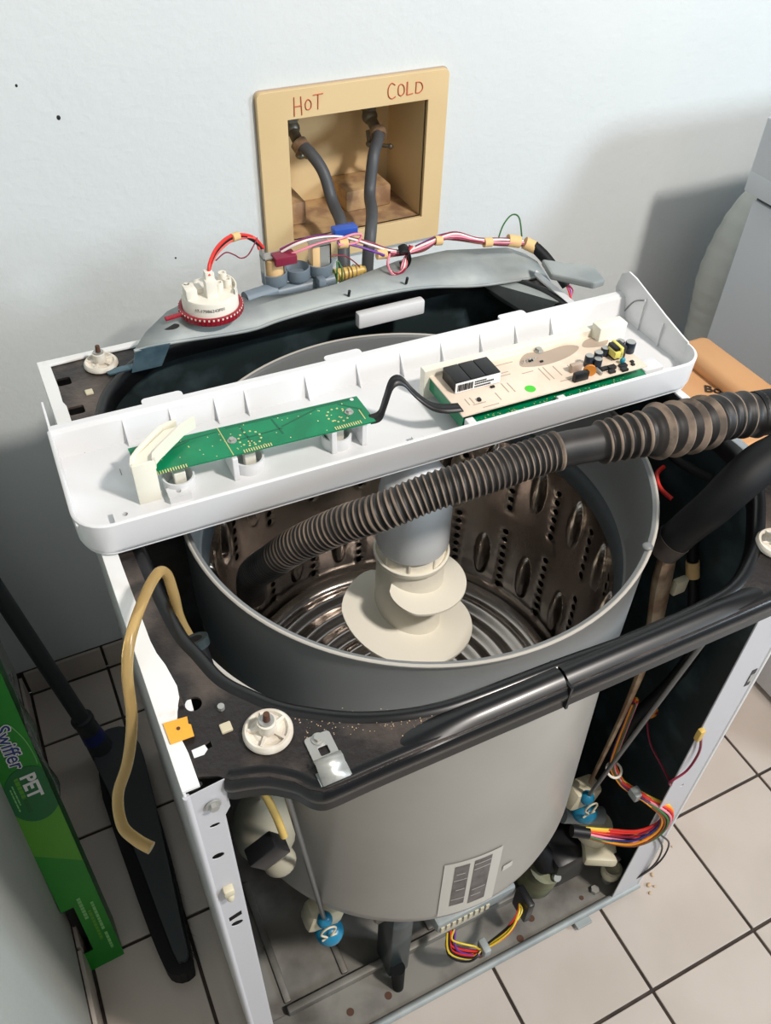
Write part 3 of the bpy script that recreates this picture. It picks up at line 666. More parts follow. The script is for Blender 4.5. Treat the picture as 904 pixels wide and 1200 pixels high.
# black nozzle at the left gap, grey strip
na, nb = Vector((.053, .128, .868)), Vector((.050, .148, .906)); nd = (nb-na).normalized()
nz = obj('tub_nozzle', MB().cyl(na, nb, .0080, .0085, seg=24), 'rubber', wm, smooth=40, label='black tube nozzle in the gap left of the tub')
obj('nozzle_collar', MB().lathe([(.0088, -.009), (.0118, -.008), (.0122, 0), (.0085, .0006), (.0068, 0), (.0065, -.006)], 28, Matrix.Translation(nb) @ nd.to_track_quat('Z', 'Y').to_matrix().to_4x4()), 'dark_inner', nz, smooth=40)
obj('nozzle_bore', MB().cyl(nb-nd*.004, nb-nd*.0035, .0066), 'ink', nz)
obj('air_channel', MB().tube([(.056, .150, .872), (.067, .120, .874), (.083, .090, .876), (.104, .064, .876)], .0035, seg=8, res=5, flat=.5), 'label_grey', wm, smooth=60)
# back: foam pad, rear bracket
rb = obj('rear_bracket', MB().add([], []) .add([(x, y, z) for (x, y, z) in
    [(.106, .560, .947), (.160, .566, .942), (.251, .570, .932), (.298, .570, .937), (.382, .570, .941), (.496, .570, .937), (.593, .566, .921), (.679, .555, .920), (.700, .545, .915),
     (.128, .590, .949), (.178, .596, .947), (.262, .606, .940), (.306, .608, .942), (.392, .610, .945), (.500, .612, .943), (.590, .608, .938), (.680, .602, .930), (.706, .59, .922),
     (.165, .625, .950), (.200, .640, .950), (.282, .628, .942), (.330, .617, .941), (.410, .617, .941), (.500, .640, .942), (.582, .645, .939), (.684, .640, .925), (.710, .63, .915)]],
    [(i, i+1, i+10, i+9) for i in list(range(8))+list(range(9, 17))]), 'galv', wm, smooth=50, solid=.0016, label='galvanised bracket plate across the rear of the machine')
fe = [(.106, .560, .947), (.160, .566, .942), (.251, .570, .932), (.298, .570, .937), (.382, .570, .941), (.496, .570, .937), (.593, .566, .921), (.679, .555, .920)]
obj('turned_edge', MB().tube(fe, .0022, seg=8, res=5), 'galv', rb, smooth=60)
obj('slot_hole', MB().plate([circle(.160, .592, .011, 20, .006)], .9475, .9485, mt=Matrix.Translation((0, 0, 0))), 'ink', rb)
obj('end_channel', MB().plate([[(.684, .552), (.742, .506), (.733, .468), (.712, .466), (.672, .512)]], .940, .9505), 'galv', rb, bevel=.003, label='bent right end of the bracket standing proud')
obj('support_leg', MB().plate([[(.098, 0), (.135, 0), (.150, .028), (.108, .03)]], -.001, .001, mt=Matrix(((1, 0, 0, 0), (0, 0, 1, .560), (0, 1, 0, H), (0, 0, 0, 1)))), 'galv_blue', rb)
obj('support_foot', MB().plate([roundrect(.070, .112, .563, .574, .004, 4)], H+.001, H+.003), 'galv_blue', rb)
obj('corner_gusset', MB().add([(.600, .60, .915), (.690, .47, .917), (.690, .60, .917), (.66, .605, .86), (.688, .50, .86)], [(0, 1, 2), (0, 3, 4, 1)]), 'galv', rb, solid=.001)
for x in (.397, .483): obj('stud', MB().cyl((x, .58, .942), (x, .577, .952), .002, seg=8), 'black', rb)
fp = obj('foam_pad', MB().bbox(.404, .505, .562, .576, .899, .921, .003, Matrix.Rotation(0, 4, 'Z')), 'console', wm, smooth=40, label='white foam block under the front of the rear bracket')

# ================================================================== CONTROL CONSOLE
X0, X1, Y0, Y1 = -.018, .716, .2545, .418; ZT = .965; ZB = .9245; FL = .936
cp = thing('control_console', ((X0+X1)/2, .33, ZB), 'white plastic control console lying upside down across the washer, circuit boards exposed', 'control panel')
rr = roundrect(X0, X1, Y0, Y1, .034, 8, (0, 0, 1, 1)); ri = roundrect(X0+.003, X1-.003, Y0+.003, Y1, .031, 8, (0, 0, 1, 1))
obj('tray', MB().plate([roundrect(X0+.004, X1-.004, Y0+.003, Y1-.008, .03, 8, (0, 0, 1, 1))], ZB, FL), 'console', cp, bevel=.002)
# wall strip: left, front, right (open at the back), flared outward to the top edge
i0 = 1; lp = rr
order = rr[1:]+[rr[0]]      # starts x0y1 -> corner -> front -> corner -> x1y1
n = len(order); P = [Vector(q) for q in order]; vs = []
prof = [(-.008, ZB), (-.003, ZB+.002), (-.001, ZB+.008), (0, ZT-.001), (-.0012, ZT), (-.0032, ZT), (-.004, ZT-.002), (-.005, FL)]
for i in range(n):
    tv = (P[min(i+1, n-1)]-P[max(i-1, 0)]).normalized(); nv = Vector((tv.y, -tv.x))
    for o_, z in prof: q = P[i]+nv*o_; vs.append((q.x, q.y, z))
k = len(prof)
obj('rim_wall', MB().add(vs, [(i*k+a, (i+1)*k+a, (i+1)*k+a+1, i*k+a+1) for i in range(n-1) for a in range(k-1)]+[tuple(range(k)), tuple((n-1)*k+a for a in range(k))]), 'console', cp, smooth=50)
# rear wall with flange
YZ = lambda x: Matrix(((0, 0, 1, x), (1, 0, 0, 0), (0, 1, 0, 0), (0, 0, 0, 1)))
bw = MB(); prof = [(.404, FL-.004), (.413, ZT-.003), (.418, ZT), (.426, ZT), (.426, ZT-.002), (.420, ZT-.003), (.4165, ZT-.006), (.408, FL-.004)]
bw.plate([prof], X0+.002, X1-.002, mt=YZ(0))
obj('rear_wall', bw, 'console', cp, bevel=.0006)
for x in (.058, .108, .158, .193, .265, .329, .3855, .440, .494, .544, .596):
    obj('rib', MB().plate([[(.396, FL-.001), (.409, FL-.001), (.4165, ZT-.0025), (.4135, ZT-.0025)]], x-.0008, x+.0008, mt=YZ(0)), 'console', cp)
for x0, x1 in ((.083, .128), (.296, .342), (.530, .568)):
    obj('rear_tab', MB().plate([roundrect(x0, x1, .420, .436, .005, 4)], ZT-.003, ZT-.0005), 'console', cp, bevel=.0006)
endp = [(.2885, ZB+.004), (.262, ZT-.022), (.2585, ZT-.002), (.272, ZT+.002), (.296, .9715), (.299, .9690), (.335, .9770), (.402, .9945), (.418, .9960), (.430, .988), (.436, .967), (.430, .945), (.417, ZB+.004)]
ep = obj('end_panel', MB().plate([endp[0:1]+[(.290, .9715-.004)]+endp[5:]], X1-.0045, X1-.002, mt=YZ(0)), 'console', cp, bevel=.0006)
for y in (.335, .375): obj('rib', MB().box(X1-.0075, X1-.004, y-.0008, y+.0008, FL, .968 if y < .35 else .980), 'console', ep)
obj('stiffener', MB().tube([(X1-.005, .375, .978), (X1-.005, .395, .966), (X1-.005, .408, .945)], .0009, seg=6, res=4), 'ring', ep)
lw = obj('end_panel', MB().plate([[(.285, ZB+.004), (.27, ZT-.003), (.417, ZT-.003), (.455, ZT+.001), (.470, ZT+.001), (.466, ZT-.006), (.42, ZB+.004)]], X0+.002, X0+.0045, mt=YZ(0)), 'console', cp, bevel=.0006)
# shelf behind the main board & bosses
obj('board_rail', MB().plate([[(.385, .337), (.655, .337), (.655, .346), (.385, .348)]], FL, .983), 'cream', cp, bevel=.001, label='cream rail along the rear of the main board')
obj('board_rail', MB().bbox(.612, .652, .322, .340, FL, .992, .002), 'cream', cp, smooth=40, label='cream corner block of the main board mount')
obj('board_rail', MB().bbox(.640, .668, .262, .285, FL, .963, .002), 'console', cp, smooth=40)
for x, y in ((.030, .288), (.350, .278), (.086, .300)):
    m_ = MB().plate([[(x-.011, y-.008), (x+.011, y-.008), (x+.011, y+.008), (x-.011, y+.008)], circle(x, y, .0028, 10)], FL, FL+.008)
    b_ = obj('screw_boss', m_, 'console', cp)
    obj('boss_hole', MB().cyl((x, y, FL+.001), (x, y, FL+.002), .0026, seg=10), 'ink', b_)
for x in (.091, .165, .264):
    obj('knob_well', MB().lathe([(.0135, 0), (.0165, 0), (.0165, .014), (.0145, .014), (.0135, 0)], 32, Matrix.Translation((x, .317, FL))), 'console', cp, smooth=40)
    obj('switch_body', MB().bbox(x-.005, x+.007, .312, .322, FL+.002, .956, .001), 'switch', cp)
for x in (.147, .255, .290): obj('board_post', MB().bbox(x-.003, x+.003, .300, .340, FL, .965, .001), 'console', cp)
for x, y in ((.012, .41), (.30, .27), (.355, .288), (.04, .36)): obj('mould_mark', MB().box(x-.0004, x+.0004, y-.005, y+.005, FL, FL+.0005), 'ring', cp)
# display board (green)
gp = [(.052, .3545), (.300, .3455), (.3015, .2975), (.0535, .3065)]
gb = obj('display_board', MB().plate([gp[::-1]], .9665, .9682), 'pcb_green', cp, label='long green circuit board on the left of the console')
GZ = .9682
def gxy(u, v):   # u along 0..1, v 0 rear ..1 front
    a = Vector(gp[0]).lerp(Vector(gp[1]), u); b2 = Vector(gp[3]).lerp(Vector(gp[2]), u); return a.lerp(b2, v)
mt_ = MB()
mt_.plate([[gxy(.40, .02), gxy(.985, .02), gxy(.985, .10), gxy(.40, .10)]], GZ, GZ+.00015)
for a, b_ in (((.62, .45), (.80, .12)), ((.42, .55), (.62, .5)), ((.46, .12), (.47, .75)), ((.60, .12), (.61, .7)), ((.05, .2), (.14, .25)), ((.15, .2), (.36, .12)), ((.9, .12), (.98, .5)), ((.13, .4), (.24, .2))):
    p_, q_ = gxy(*a), gxy(*b_); mt_.tube([(p_.x, p_.y, GZ), (q_.x, q_.y, GZ)], .0014, seg=6, flat=.15)
obj('trace', mt_, 'pcb_trace', gb, kind='stuff')
p_, q_ = gxy(.372, .0), gxy(.376, 1); obj('score_line', MB().tube([(p_.x, p_.y, GZ), (q_.x, q_.y, GZ)], .0006, seg=6), 'solder', gb)
pad = MB()
for cx_, cy_ in ((.170, .322), (.268, .3225)):
    for k in range(12):
        a = 2*pi*k/12+.2; pad.ball((cx_+.0115*cos(a), cy_+.0115*sin(a), GZ), .0013, .0013, .0006, seg=8)
    for k in range(4): pad.ball((cx_-.004+random.uniform(-.003, .006), cy_-.005+random.uniform(-.004, .002), GZ), .001, .001, .0005, seg=8)
for x0 in (.070, .158, .257):
    for k in range(12): pad.box(x0+k*.0026, x0+.0011+k*.0026, .3035+.00*k-(x0-.07)*.02, .3085-(x0-.07)*.02, GZ, GZ+.0003)
for k in range(46):
    q_ = gxy(random.random()*.95+.02, random.random()*.9+.05); pad.ball((q_.x, q_.y, GZ), .0007, .0007, .0003, seg=6)
obj('solder_pad', pad, 'solder', gb, kind='stuff')
for x, y in ((.152, .325), (.281, .322), (.098, .348)): screw((x, y, GZ), (0, 0, 1), .0036, gb)
for u, v in ((.97, .08), (.035, .12)):
    q_ = gxy(u, v); obj('mount_hole', MB().cyl((q_.x, q_.y, GZ), (q_.x, q_.y, GZ+.0002), .0022), 'paper', gb)
obj('edge_strip', MB().box(.292, .293, .305, .322, GZ, GZ+.0004), 'solder', gb)
# ribbon cable
rp = [(.297, .3035, .967), (.308, .302, .970), (.316, .306, .984), (.326, .312, 1.0), (.338, .312, 1.0), (.350, .305, .985), (.362, .292, .975), (.375, .284, .972), (.394, .280, .971)]
rp2, _ = spline([Vector(q) for q in rp], 1, 6); vs = []
for i, q in enumerate(rp2):
    u = i/(len(rp2)-1); tv = rp2[min(i+1, len(rp2)-1)]-rp2[max(i-1, 0)]; wv = Vector((.25-.3*u, 1, .15+.3*sin(pi*u))).normalized(); wd = .0065
    vs += [q-wv*wd, q+wv*wd]
obj('ribbon_cable', MB().add(vs, [(2*i, 2*i+1, 2*i+3, 2*i+2) for i in range(len(rp2)-1)]), 'black', cp, smooth=60, solid=.0014, label='flat black ribbon cable arching between the two boards')
# (cable guide) standing at the left
br = obj('cable_guide', MB().bbox(.047, .0695, .3035, .3065, FL, .986, .0006), 'cream', cp, smooth=40, label='translucent cream forked bracket over the left board')
obj('web', MB().plate([[(.0475, .3050), (.0690, .3050), (.0725, .317), (.112, .352), (.090, .350), (.052, .318)]], .981, .983), 'cream', br)
def fence_(pts, h, m_, name='arm'):
    P = [Vector(q) for q in pts]; vs = []
    for i, q in enumerate(P):
        tv = (P[min(i+1, len(P)-1)]-P[max(i-1, 0)]).normalized(); nv = Vector((-tv.y, tv.x))*.0013
        for s_ in (-1, 1):
            for z in (.980-h*.3, .980+h*.7): vs.append((q.x+s_*nv.x, q.y+s_*nv.y, z))
    fs = []
    for i in range(len(P)-1):
        a = 4*i; b2 = a+4; fs += [(a, a+1, b2+1, b2), (a+2, b2+2, b2+3, a+3), (a+1, a+3, b2+3, b2+1), (a, b2, b2+2, a+2)]
    fs += [(0, 2, 3, 1), (4*len(P)-4, 4*len(P)-3, 4*len(P)-1, 4*len(P)-2)]
    return obj(name, MB().add(vs, fs), m_, br)
fence_([(.0475, .3045), (.0500, .315), (.058, .325), (.074, .340), (.088, .352), (.104, .356)], .012, 'cream')
fence_([(.0690, .3045), (.0705, .311), (.0760, .317), (.092, .331), (.107, .344), (.122, .352)], .014, 'cream')
# main board: green lower board, beige upper board, components
obj('lower_board', MB().plate([[(.394, .2600), (.640, .2600), (.642, .340), (.394, .344)]], .9508, .9525), 'pcb_green', cp, label='green board under the beige main board')
gbz = .9525
pp = MB()
for k in range(160):
    x = .405+random.random()*.225; y = .2615+random.random()*.016; r_ = random.uniform(.0004, .0010); pp.ball((x, y, gbz), r_, r_, r_*.5, seg=6)
lbd = [o for o in COL.objects if o.name.startswith('lower_board')][0]
obj('solder_pad', pp, 'solder', lbd, kind='stuff')
obj('board_clip', MB().bbox(.394, .404, .2595, .270, .948, .963, .001), 'console', lbd); obj('board_clip', MB().bbox(.510, .520, .2595, .268, .948, .961, .001), 'console', lbd)
BZ = .978
mbd = obj('main_board', MB().plate([[(.392, .2575), (.637, .2575), (.637, .3375), (.392, .3375)]], BZ-.0016, BZ), 'pcb_beige', cp, label='beige main circuit board on the right of the console')
obj('board_wall', MB().box(.3925, .3940, .258, .337, .9602, BZ-.0016), 'pcb_green', mbd)
obj('residue', MB().plate([smoothloop([(.50, .312), (.53, .305), (.565, .310), (.585, .322), (.57, .331), (.54, .329), (.52, .334), (.505, .325)])], BZ, BZ+.00015), 'flux', mbd)
obj('residue', MB().plate([smoothloop([(.59, .318), (.615, .312), (.628, .325), (.61, .332), (.595, .328)])], BZ, BZ+.00015), 'flux', mbd)
pt = MB()
for x, y, l_, a in [(.47, .31, .02, 0), (.47, .305, .02, 0), (.46, .285, .018, 1), (.467, .283, .018, 1), (.515, .29, .025, 1), (.521, .29, .025, 1), (.533, .29, .02, 1), (.50, .30, .015, 0), (.42, .27, .016, 0), (.43, .262, .02, 0), (.408, .278, .012, 1), (.414, .278, .012, 1), (.445, .274, .014, 1), (.48, .325, .03, 0), (.55, .285, .02, 1), (.54, .27, .03, 0), (.6, .30, .015, 1)]:
    if a: pt.box(x, x+.0012, y-l_/2, y+l_/2, BZ, BZ+.0002)
    else: pt.box(x-l_/2, x+l_/2, y, y+.0012, BZ, BZ+.0002)
obj('trace', pt, 'flux', mbd, kind='stuff')
rl = obj('relay', MB().bbox(.4035, .4220, .2965, .3285, BZ, BZ+.0150, .001), 'black', mbd, smooth=30)
for dx in (.0190, .0380): copy_to(rl, (dx, -.0004*dx, 0), mbd)
st = obj('barcode_sticker', MB().box(.4030, .4600, .2955, .2965, BZ+.001, BZ+.0135), 'paper', mbd, label='white barcode sticker on the three relays')
bc = MB(); x = .4055
while x < .424:
    w_ = random.choice((.0005, .0008, .0012)); bc.box(x, x+w_, .2949, .2956, BZ+.003, BZ+.0115); x += w_+random.choice((.0006, .0009))
obj('barcode', bc, 'ink', st)
bc = MB(); 
for z_, a, b2 in ((.0095, .427, .441), (.0065, .427, .450), (.0028, .427, .447)):
    x = a
    while x < b2: bc.box(x, x+.0012, .2949, .2956, BZ+z_, BZ+z_+.0016); x += .0019
obj('printed_digits', bc, 'ink', st)
pn = MB()
for k in range(15): pn.box(.407+k*.0038, .408+k*.0038, .3305, .3325, BZ, BZ+.0045)
obj('relay_pin', pn, 'silver', mbd)
obj('round_sticker', MB().cyl((.486, .272, BZ), (.486, .272, BZ+.0003), .0062, seg=28), 'lime', mbd, label='bright green round sticker')
def capac(x, y, r, h):
    c = obj('capacitor', MB().lathe([(1e-4, 0), (r*.95, 0), (r, .001), (r, .003), (r*.94, .0035), (r, .0042), (r, h-.001), (r*.9, h)], 24, Matrix.Translation((x, y, BZ))), 'cap_sleeve', mbd, smooth=40)
    obj('capacitor_top', MB().cyl((x, y, BZ+h-.0002), (x, y, BZ+h+.0003), r*.88, seg=20), 'silver', c)
for q in ((.572, .285, .0052, .014), (.586, .2865, .0052, .014), (.5805, .279, .0050, .011), (.634, .290, .0062, .014), (.626, .299, .0055, .012), (.603, .296, .0050, .010)): capac(*q)
od = obj('disc_capacitor', MB().cyl((.5610, .2665, BZ+.007), (.5620, .2690, BZ+.007), .0075, seg=24).cyl((.560, .2675, BZ), (.560, .2675, BZ+.003), .0005).cyl((.5635, .2675, BZ), (.5635, .2675, BZ+.003), .0005), 'orange_disc', mbd, smooth=40, label='orange disc capacitor')
obj('film_capacitor', MB().bbox(.538, .557, .2615, .2675, BZ, BZ+.011, .0008), 'black', mbd, smooth=30)
obj('film_capacitor', MB().bbox(.545, .560, .279, .285, BZ, BZ+.010, .0008), 'flux', mbd, smooth=30)
tr = obj('transformer', MB().bbox(.606, .622, .281, .297, BZ, BZ+.016, .001), 'black', mbd, smooth=30, label='yellow-taped transformer')
obj('tape_wrap', MB().bbox(.6045, .6165, .2790, .2945, BZ+.0035, BZ+.0125, .001), 'yellow', tr, smooth=30)
obj('tape_wrap', MB().bbox(.6115, .6160, .2790, .2985, BZ+.002, BZ+.0168, .001), 'yellow', tr, smooth=30)
obj('teal_capacitor', MB().ball((.612, .273, BZ+.004), .0036, .0025, .0042), 'teal', mbd, smooth=60)
for q in ((.585, .2705, .005, .003, .003), (.594, .269, .005, .003, .004), (.590, .2625, .004, .0025, .003), (.609, .2675, .005, .0028, .003), (.606, .2605, .004, .003, .003), (.6245, .2705, .002, .002, .002), (.622, .2655, .002, .002, .002), (.448, .291, .0025, .0016, .002), (.422, .2755, .0018, .0024, .003), (.515, .318, .003, .0012, .002), (.526, .312, .002, .0012, .002)):
    obj('chip', MB().bbox(q[0]-q[2], q[0]+q[2], q[1]-q[3], q[1]+q[3], BZ, BZ+q[4], .0004), 'black', mbd)
obj('jumper', MB().bbox(.574, .577, .262, .274, BZ, BZ+.004, .0008), 'silver', mbd, smooth=30)
screw((.535, .3325, BZ), (0, 0, 1), .0042, mbd)
pk = MB()
for k in range(6): pk.tube([(.503+k*.003, .316+.002*(k % 2), BZ), (.504+k*.004, .320, BZ+.003), (.507+k*.004, .322, BZ)], .0004, seg=5)
obj('fine_lead', pk, 'silver', mbd)

mbd.location += Vector((0, .0130, -.0120))
for o_ in list(cp.children):
    if o_.name.startswith('board_rail'): o_.location += Vector((0, .012, -.008))
cp.rotation_euler.z = rad(-1.2); cp.location.y -= .003
# ================================================================== PRESSURE SWITCH, VALVES, UPPER HARNESS
SXc, SYc, SZ = .2165, .602, .9515
ps = thing('pressure_switch', (SXc, SYc, SZ), 'round cream pressure switch with a dark red toothed ring on the rear bracket', 'switch')
Ms = Matrix.Translation((SXc, SYc, SZ))
obj('housing', MB().lathe([(1e-4, 0), (.036, 0), (.0362, .004), (.0352, .010), (.0350, .027), (.034, .029), (.026, .0295), (1e-4, .0295)], 56, Ms), 'switch', ps, smooth=40)
rg = obj('toothed_ring', MB().lathe([(.0355, .0015), (.0395, .0015), (.0405, .004), (.0400, .011), (.0370, .0115), (.0355, .010), (.0355, .0015)], 64, Ms), 'red_ring', ps, smooth=40)
m_ = MB()
for k in range(44):
    m_.box(.0398, .0409, -.0007, .0007, .003, .0105, Ms @ Matrix.Rotation(2*pi*k/44, 4, 'Z'))
obj('teeth', m_, 'red_ring', rg)
m_ = MB()
for k in range(44): m_.box(.0400, .0405, -.0011, .0011, .0085, .0108, Ms @ Matrix.Rotation(2*pi*(k+.5)/44, 4, 'Z'))
obj('slot_row', m_, 'switch', rg)
obj('lever', MB().bbox(-.062, -.036, -.004, .002, .006, .010, .001, Ms @ Matrix.Rotation(.12, 4, 'Z')), 'red_ring', rg)
for x, y, r_, h in ((-.026, .004, .0035, .014), (.008, .016, .0052, .015), (.023, .014, .0052, .014), (.012, -.006, .0052, .013), (.024, -.002, .0052, .013)):
    obj('terminal_post', MB().lathe([(r_, 0), (r_, h), (r_*.6, h), (r_*.55, h-.004), (1e-4, h-.004)], 18, Ms @ Matrix.Translation((x, y, .028))), 'switch', ps, smooth=40)
obj('terminal_block', MB().bbox(-.032, -.018, -.014, .006, .026, .042, .0012, Ms), 'switch', ps, smooth=30)
obj('terminal_block', MB().bbox(-.016, -.008, -.004, .012, .026, .036, .0012, Ms), 'switch', ps, smooth=30)
obj('rim_wall', MB().lathe([(.0345, .026), (.0345, .036), (.033, .036), (.033, .026)], 20, Ms, a0=-.7, a1=.8), 'switch', ps, smooth=40)
obj('connector', MB().bbox(-.008, .006, -.020, -.008, .020, .052, .001, Ms).bbox(-.006, .004, -.015, -.006, .050, .062, .001, Ms), 'switch', ps, smooth=30)
# printed code wrapped on the housing
def wrap_text(body, size, r_, a_start, z, c_mt):
    tm = text_mb(body, size, Matrix(), depth=.0001); out = MB()
    vs = [c_mt @ Vector(((r_+v.z+.0003)*cos(a_start+v.x/r_), (r_+v.z+.0003)*sin(a_start+v.x/r_), z+v.y)) for v in tm.v]
    return out.add(vs, tm.f)
obj('printed_code', wrap_text('17-175B6243F01', .0056, .0352, rad(-138), .0185, Ms), 'greyink', ps)

vx, vy, vz = .318, .655, .925
iv = thing('water_inlet_valve', (.35, .66, .925), 'grey plastic water inlet valve block with tan solenoid coils behind the machine', 'valve')
def cup(x, coil=None):
    m_ = MB().lathe([(1e-4, .001), (.010, .001), (.0115, .006), (.0165, .010), (.0175, .012), (.0175, .026), (.016, .0265), (.0148, .024), (.0135, .016), (1e-4, .016)], 32, Matrix.Translation((x, vy, .930)))
    c = obj('solenoid_cup', m_, 'valve_grey', iv, smooth=40)
    if coil == 'round':
        obj('coil', MB().cyl((x, vy, .945), (x, vy, .975), .0128, seg=28), 'coil', c, smooth=40)
        obj('coil_bracket', MB().box(x-.016, x-.014, vy-.008, vy+.008, .945, .990).box(x+.0125, x+.0145, vy-.006, vy+.006, .945, .98).box(x-.016, x+.0145, vy-.008, vy+.008, .978, .980), 'silver', c)
    if coil == 'square':
        obj('coil', MB().bbox(x-.014, x-.002, vy-.010, vy+.008, .944, .984, .002), 'coil', c, smooth=30)
        obj('coil_bracket', MB().box(x-.003, x+.013, vy-.010, vy-.008, .944, .984).box(x+.011, x+.013, vy-.010, vy+.008, .944, .984).box(x-.014, x+.013, vy-.010, vy+.008, .983, .985), 'silver', c)
cup(.319, 'round'); cup(.352); cup(.385, 'square')
obj('manifold', MB().cyl((.305, vy-.006, .927), (.402, vy-.006, .929), .010, seg=20).cyl((.27, vy-.018, .935), (.315, vy-.008, .933), .010, .011), 'valve_grey', iv, smooth=40)
obj('mounting_spigot', MB().bbox(.372, .383, vy-.028, vy-.015, .925, .945, .002).bbox(.380, .388, vy-.028, vy-.018, .918, .932, .002), 'valve_grey', iv, smooth=40)
obj('inlet_stub', MB().cyl((.402, vy, .930), (.447, vy-.003, .932), .0095, .0075, seg=24).cyl((.446, vy-.003, .932), (.452, vy-.003, .932), .005), 'brass', iv, smooth=40)
obj('spring_clamp', MB().tube([(.405, vy-.011, .925), (.405, vy-.013, .945), (.408, vy-.008, .956), (.412, vy-.013, .945), (.412, vy-.012, .922)], .0012, seg=6, res=5).tube([(.404, vy, .941), (.404, vy-.010, .938), (.404, vy-.012, .925)], .0012, seg=6, res=5), 'w_green', iv, smooth=60)
cw = MB()
for k in range(5):
    x = .418+k*.006; r_ = .0106-.0004*k
    cw.lathe([(r_+.0006*cos(a*pi/3), .0006*sin(a*pi/3)) for a in range(7)], 18, Matrix.Translation((x, vy-.001, .931)) @ Matrix.Rotation(pi/2+.15*(k % 2), 4, 'Y'))
obj('wire_wrap', cw, 'bronze', iv, smooth=60)

iv.location.z += .005; iv.location.y -= .006
hn = thing('wiring_harness', (.50, .64, .95), 'bundle of red, pink and purple wires looping from the valves along the rear bracket', 'wiring')
base = [(.330, .648, .985), (.350, .64, .996), (.375, .638, .999), (.405, .636, .997), (.430, .634, .988), (.455, .632, .977), (.480, .628, .965), (.505, .625, .962), (.530, .622, .967), (.555, .62, .975), (.580, .618, .974), (.615, .615, .962), (.650, .612, .955), (.685, .605, .950)]
cols = ['w_pink', 'w_purple', 'w_maroon', 'w_white', 'w_pink', 'w_maroon', 'w_brown', 'w_maroon', 'w_red']
for k, c in enumerate(cols):
    a = 2*pi*k/len(cols); st_ = 0 if k < 4 else 6
    pts = []
    for i, q in enumerate(base[st_:]):
        jj = .0045 if (i+st_) not in (7, 9, 11) else .003
        pts.append(Vector(q)+Vector((0, cos(a)*jj+random.uniform(-.001, .001), sin(a)*jj+random.uniform(-.001, .001))))
    obj('wire', MB().tube(pts, .0017, seg=6, res=5), c, hn, smooth=60)
obj('wire', MB().tube([(.330, .642, .982), (.352, .636, .990), (.380, .634, .996), (.410, .632, .998), (.428, .632, 1.0), (.440, .633, .996), (.430, .63, .988), (.404, .628, .992)], .0018, seg=6, res=6), 'w_pink', hn, smooth=60)
obj('wire', MB().tube([(.404, .632, .993), (.43, .628, .985), (.455, .622, .974), (.468, .618, .968)], .0018, seg=6, res=6), 'w_purple', hn, smooth=60)
obj('wire', MB().tube([(.392, .64, .972), (.42, .64, .966), (.450, .646, .936)], .0010, seg=6, res=6), 'w_maroon', hn, smooth=60)
obj('connector', MB().bbox(.316, .346, .630, .650, .976, .988, .001, Matrix.Translation((0, 0, 0))), 'w_maroon', hn, smooth=30, label='dark red plug on the left valve coil')
obj('connector', MB().bbox(.402, .436, .634, .650, .998, 1.009, .002), 'w_blue', hn, smooth=30, label='blue plug over the grey hoses')
for q in ((.413, .634, .989, .012), (.467, .626, .966, .014), (.552, .620, .972, .010), (.630, .613, .957, .012)):
    obj('tape_band', MB().cyl((q[0]-q[3]/2, q[1], q[2]+.001), (q[0]+q[3]/2, q[1]-.001, q[2]), .0068, seg=14), 'tan', hn, smooth=40)
obj('tape_band', MB().cyl((.664, .612, .954), (.682, .608, .950), .0088, seg=14), 'tan', hn, smooth=40)
obj('tape_band', MB().cyl((.690, .606, .948), (.706, .598, .940), .0090, seg=14), 'tan', hn, smooth=40)
for k in range(5):
    obj('wire', MB().tube([(.478, .622, .966), (.470, .612, .955+.001*k), (.478-.001*k, .605, .945), (.490, .606+.001*k, .944), (.500-.002*k, .612, .950), (.503, .620, .960), (.510+.004*k, .624, .972-.002*k)], .0016, seg=6, res=5), ['w_maroon', 'w_red', 'w_white', 'w_maroon', 'w_pink'][k], hn, smooth=60)
# black strap around bundle
vs = []; n = 20
for i in range(n+1):
    a = -1.9+4.1*i/n; vs += [(.497+.011*cos(a)-.003, .610, .958+.013*sin(a)), (.497+.011*cos(a)+.003, .628, .960+.013*sin(a))]
obj('velcro_strap', MB().add(vs, [(2*i, 2*i+1, 2*i+3, 2*i+2) for i in range(n)]), 'rubber', hn, smooth=60, solid=.0016, label='black strap wrapped round a loop of the wires')
obj('black_sleeve', MB().tube([(.702, .600, .944), (.715, .585, .930), (.728, .568, .912), (.738, .553, .895)], [.008, .0085, .0075, .007], seg=12, res=6), 'rubber', hn, smooth=60)
for k, c in enumerate(('w_red', 'w_blue', 'w_pink', 'w_maroon')):
    obj('wire', MB().tube([(.736, .556-.002*k, .900), (.741+.002*k, .548, .888), (.744, .542+.002*k, .872)], .0016, seg=6, res=4), c, hn, smooth=60)
obj('wire', MB().tube([(.648, .614, .956), (.662, .625, .972), (.678, .63, .982), (.688, .625, .978), (.688, .612, .955)], .0012, seg=6, res=6), 'w_green', hn, smooth=60)
# switch leads
sl = thing('switch_leads', (.26, .62, .99), 'red and black leads arching from the pressure switch to the valves', 'wiring')
for k, c in enumerate(('w_lightred', 'w_blackw', 'w_red')):
    d = .002*(k-1)
    obj('wire', MB().tube([(.2155, .588, 1.008), (.220, .595, 1.018+d), (.236, .615, 1.024+d*1.5), (.258, .633, 1.026+d*1.5), (.278, .642, 1.022+d), (.296, .650, 1.012+(0 if k != 1 else -.004)), (.302+.003*k, .652, .995)], .0022, seg=8, res=6), c, sl, smooth=60)
obj('wire', MB().tube([(.232, .61, 1.014), (.250, .628, 1.012), (.262, .634, 1.004), (.272, .638, .995), (.282, .640, .996), (.292, .645, 1.004), (.300, .650, 1.012)], .0009, seg=6, res=6), 'w_maroon', sl, smooth=60)
obj('tape_band', MB().cyl((.262, .635, 1.026), (.272, .640, 1.0245), .0052, seg=12), 'tan', sl, smooth=40)

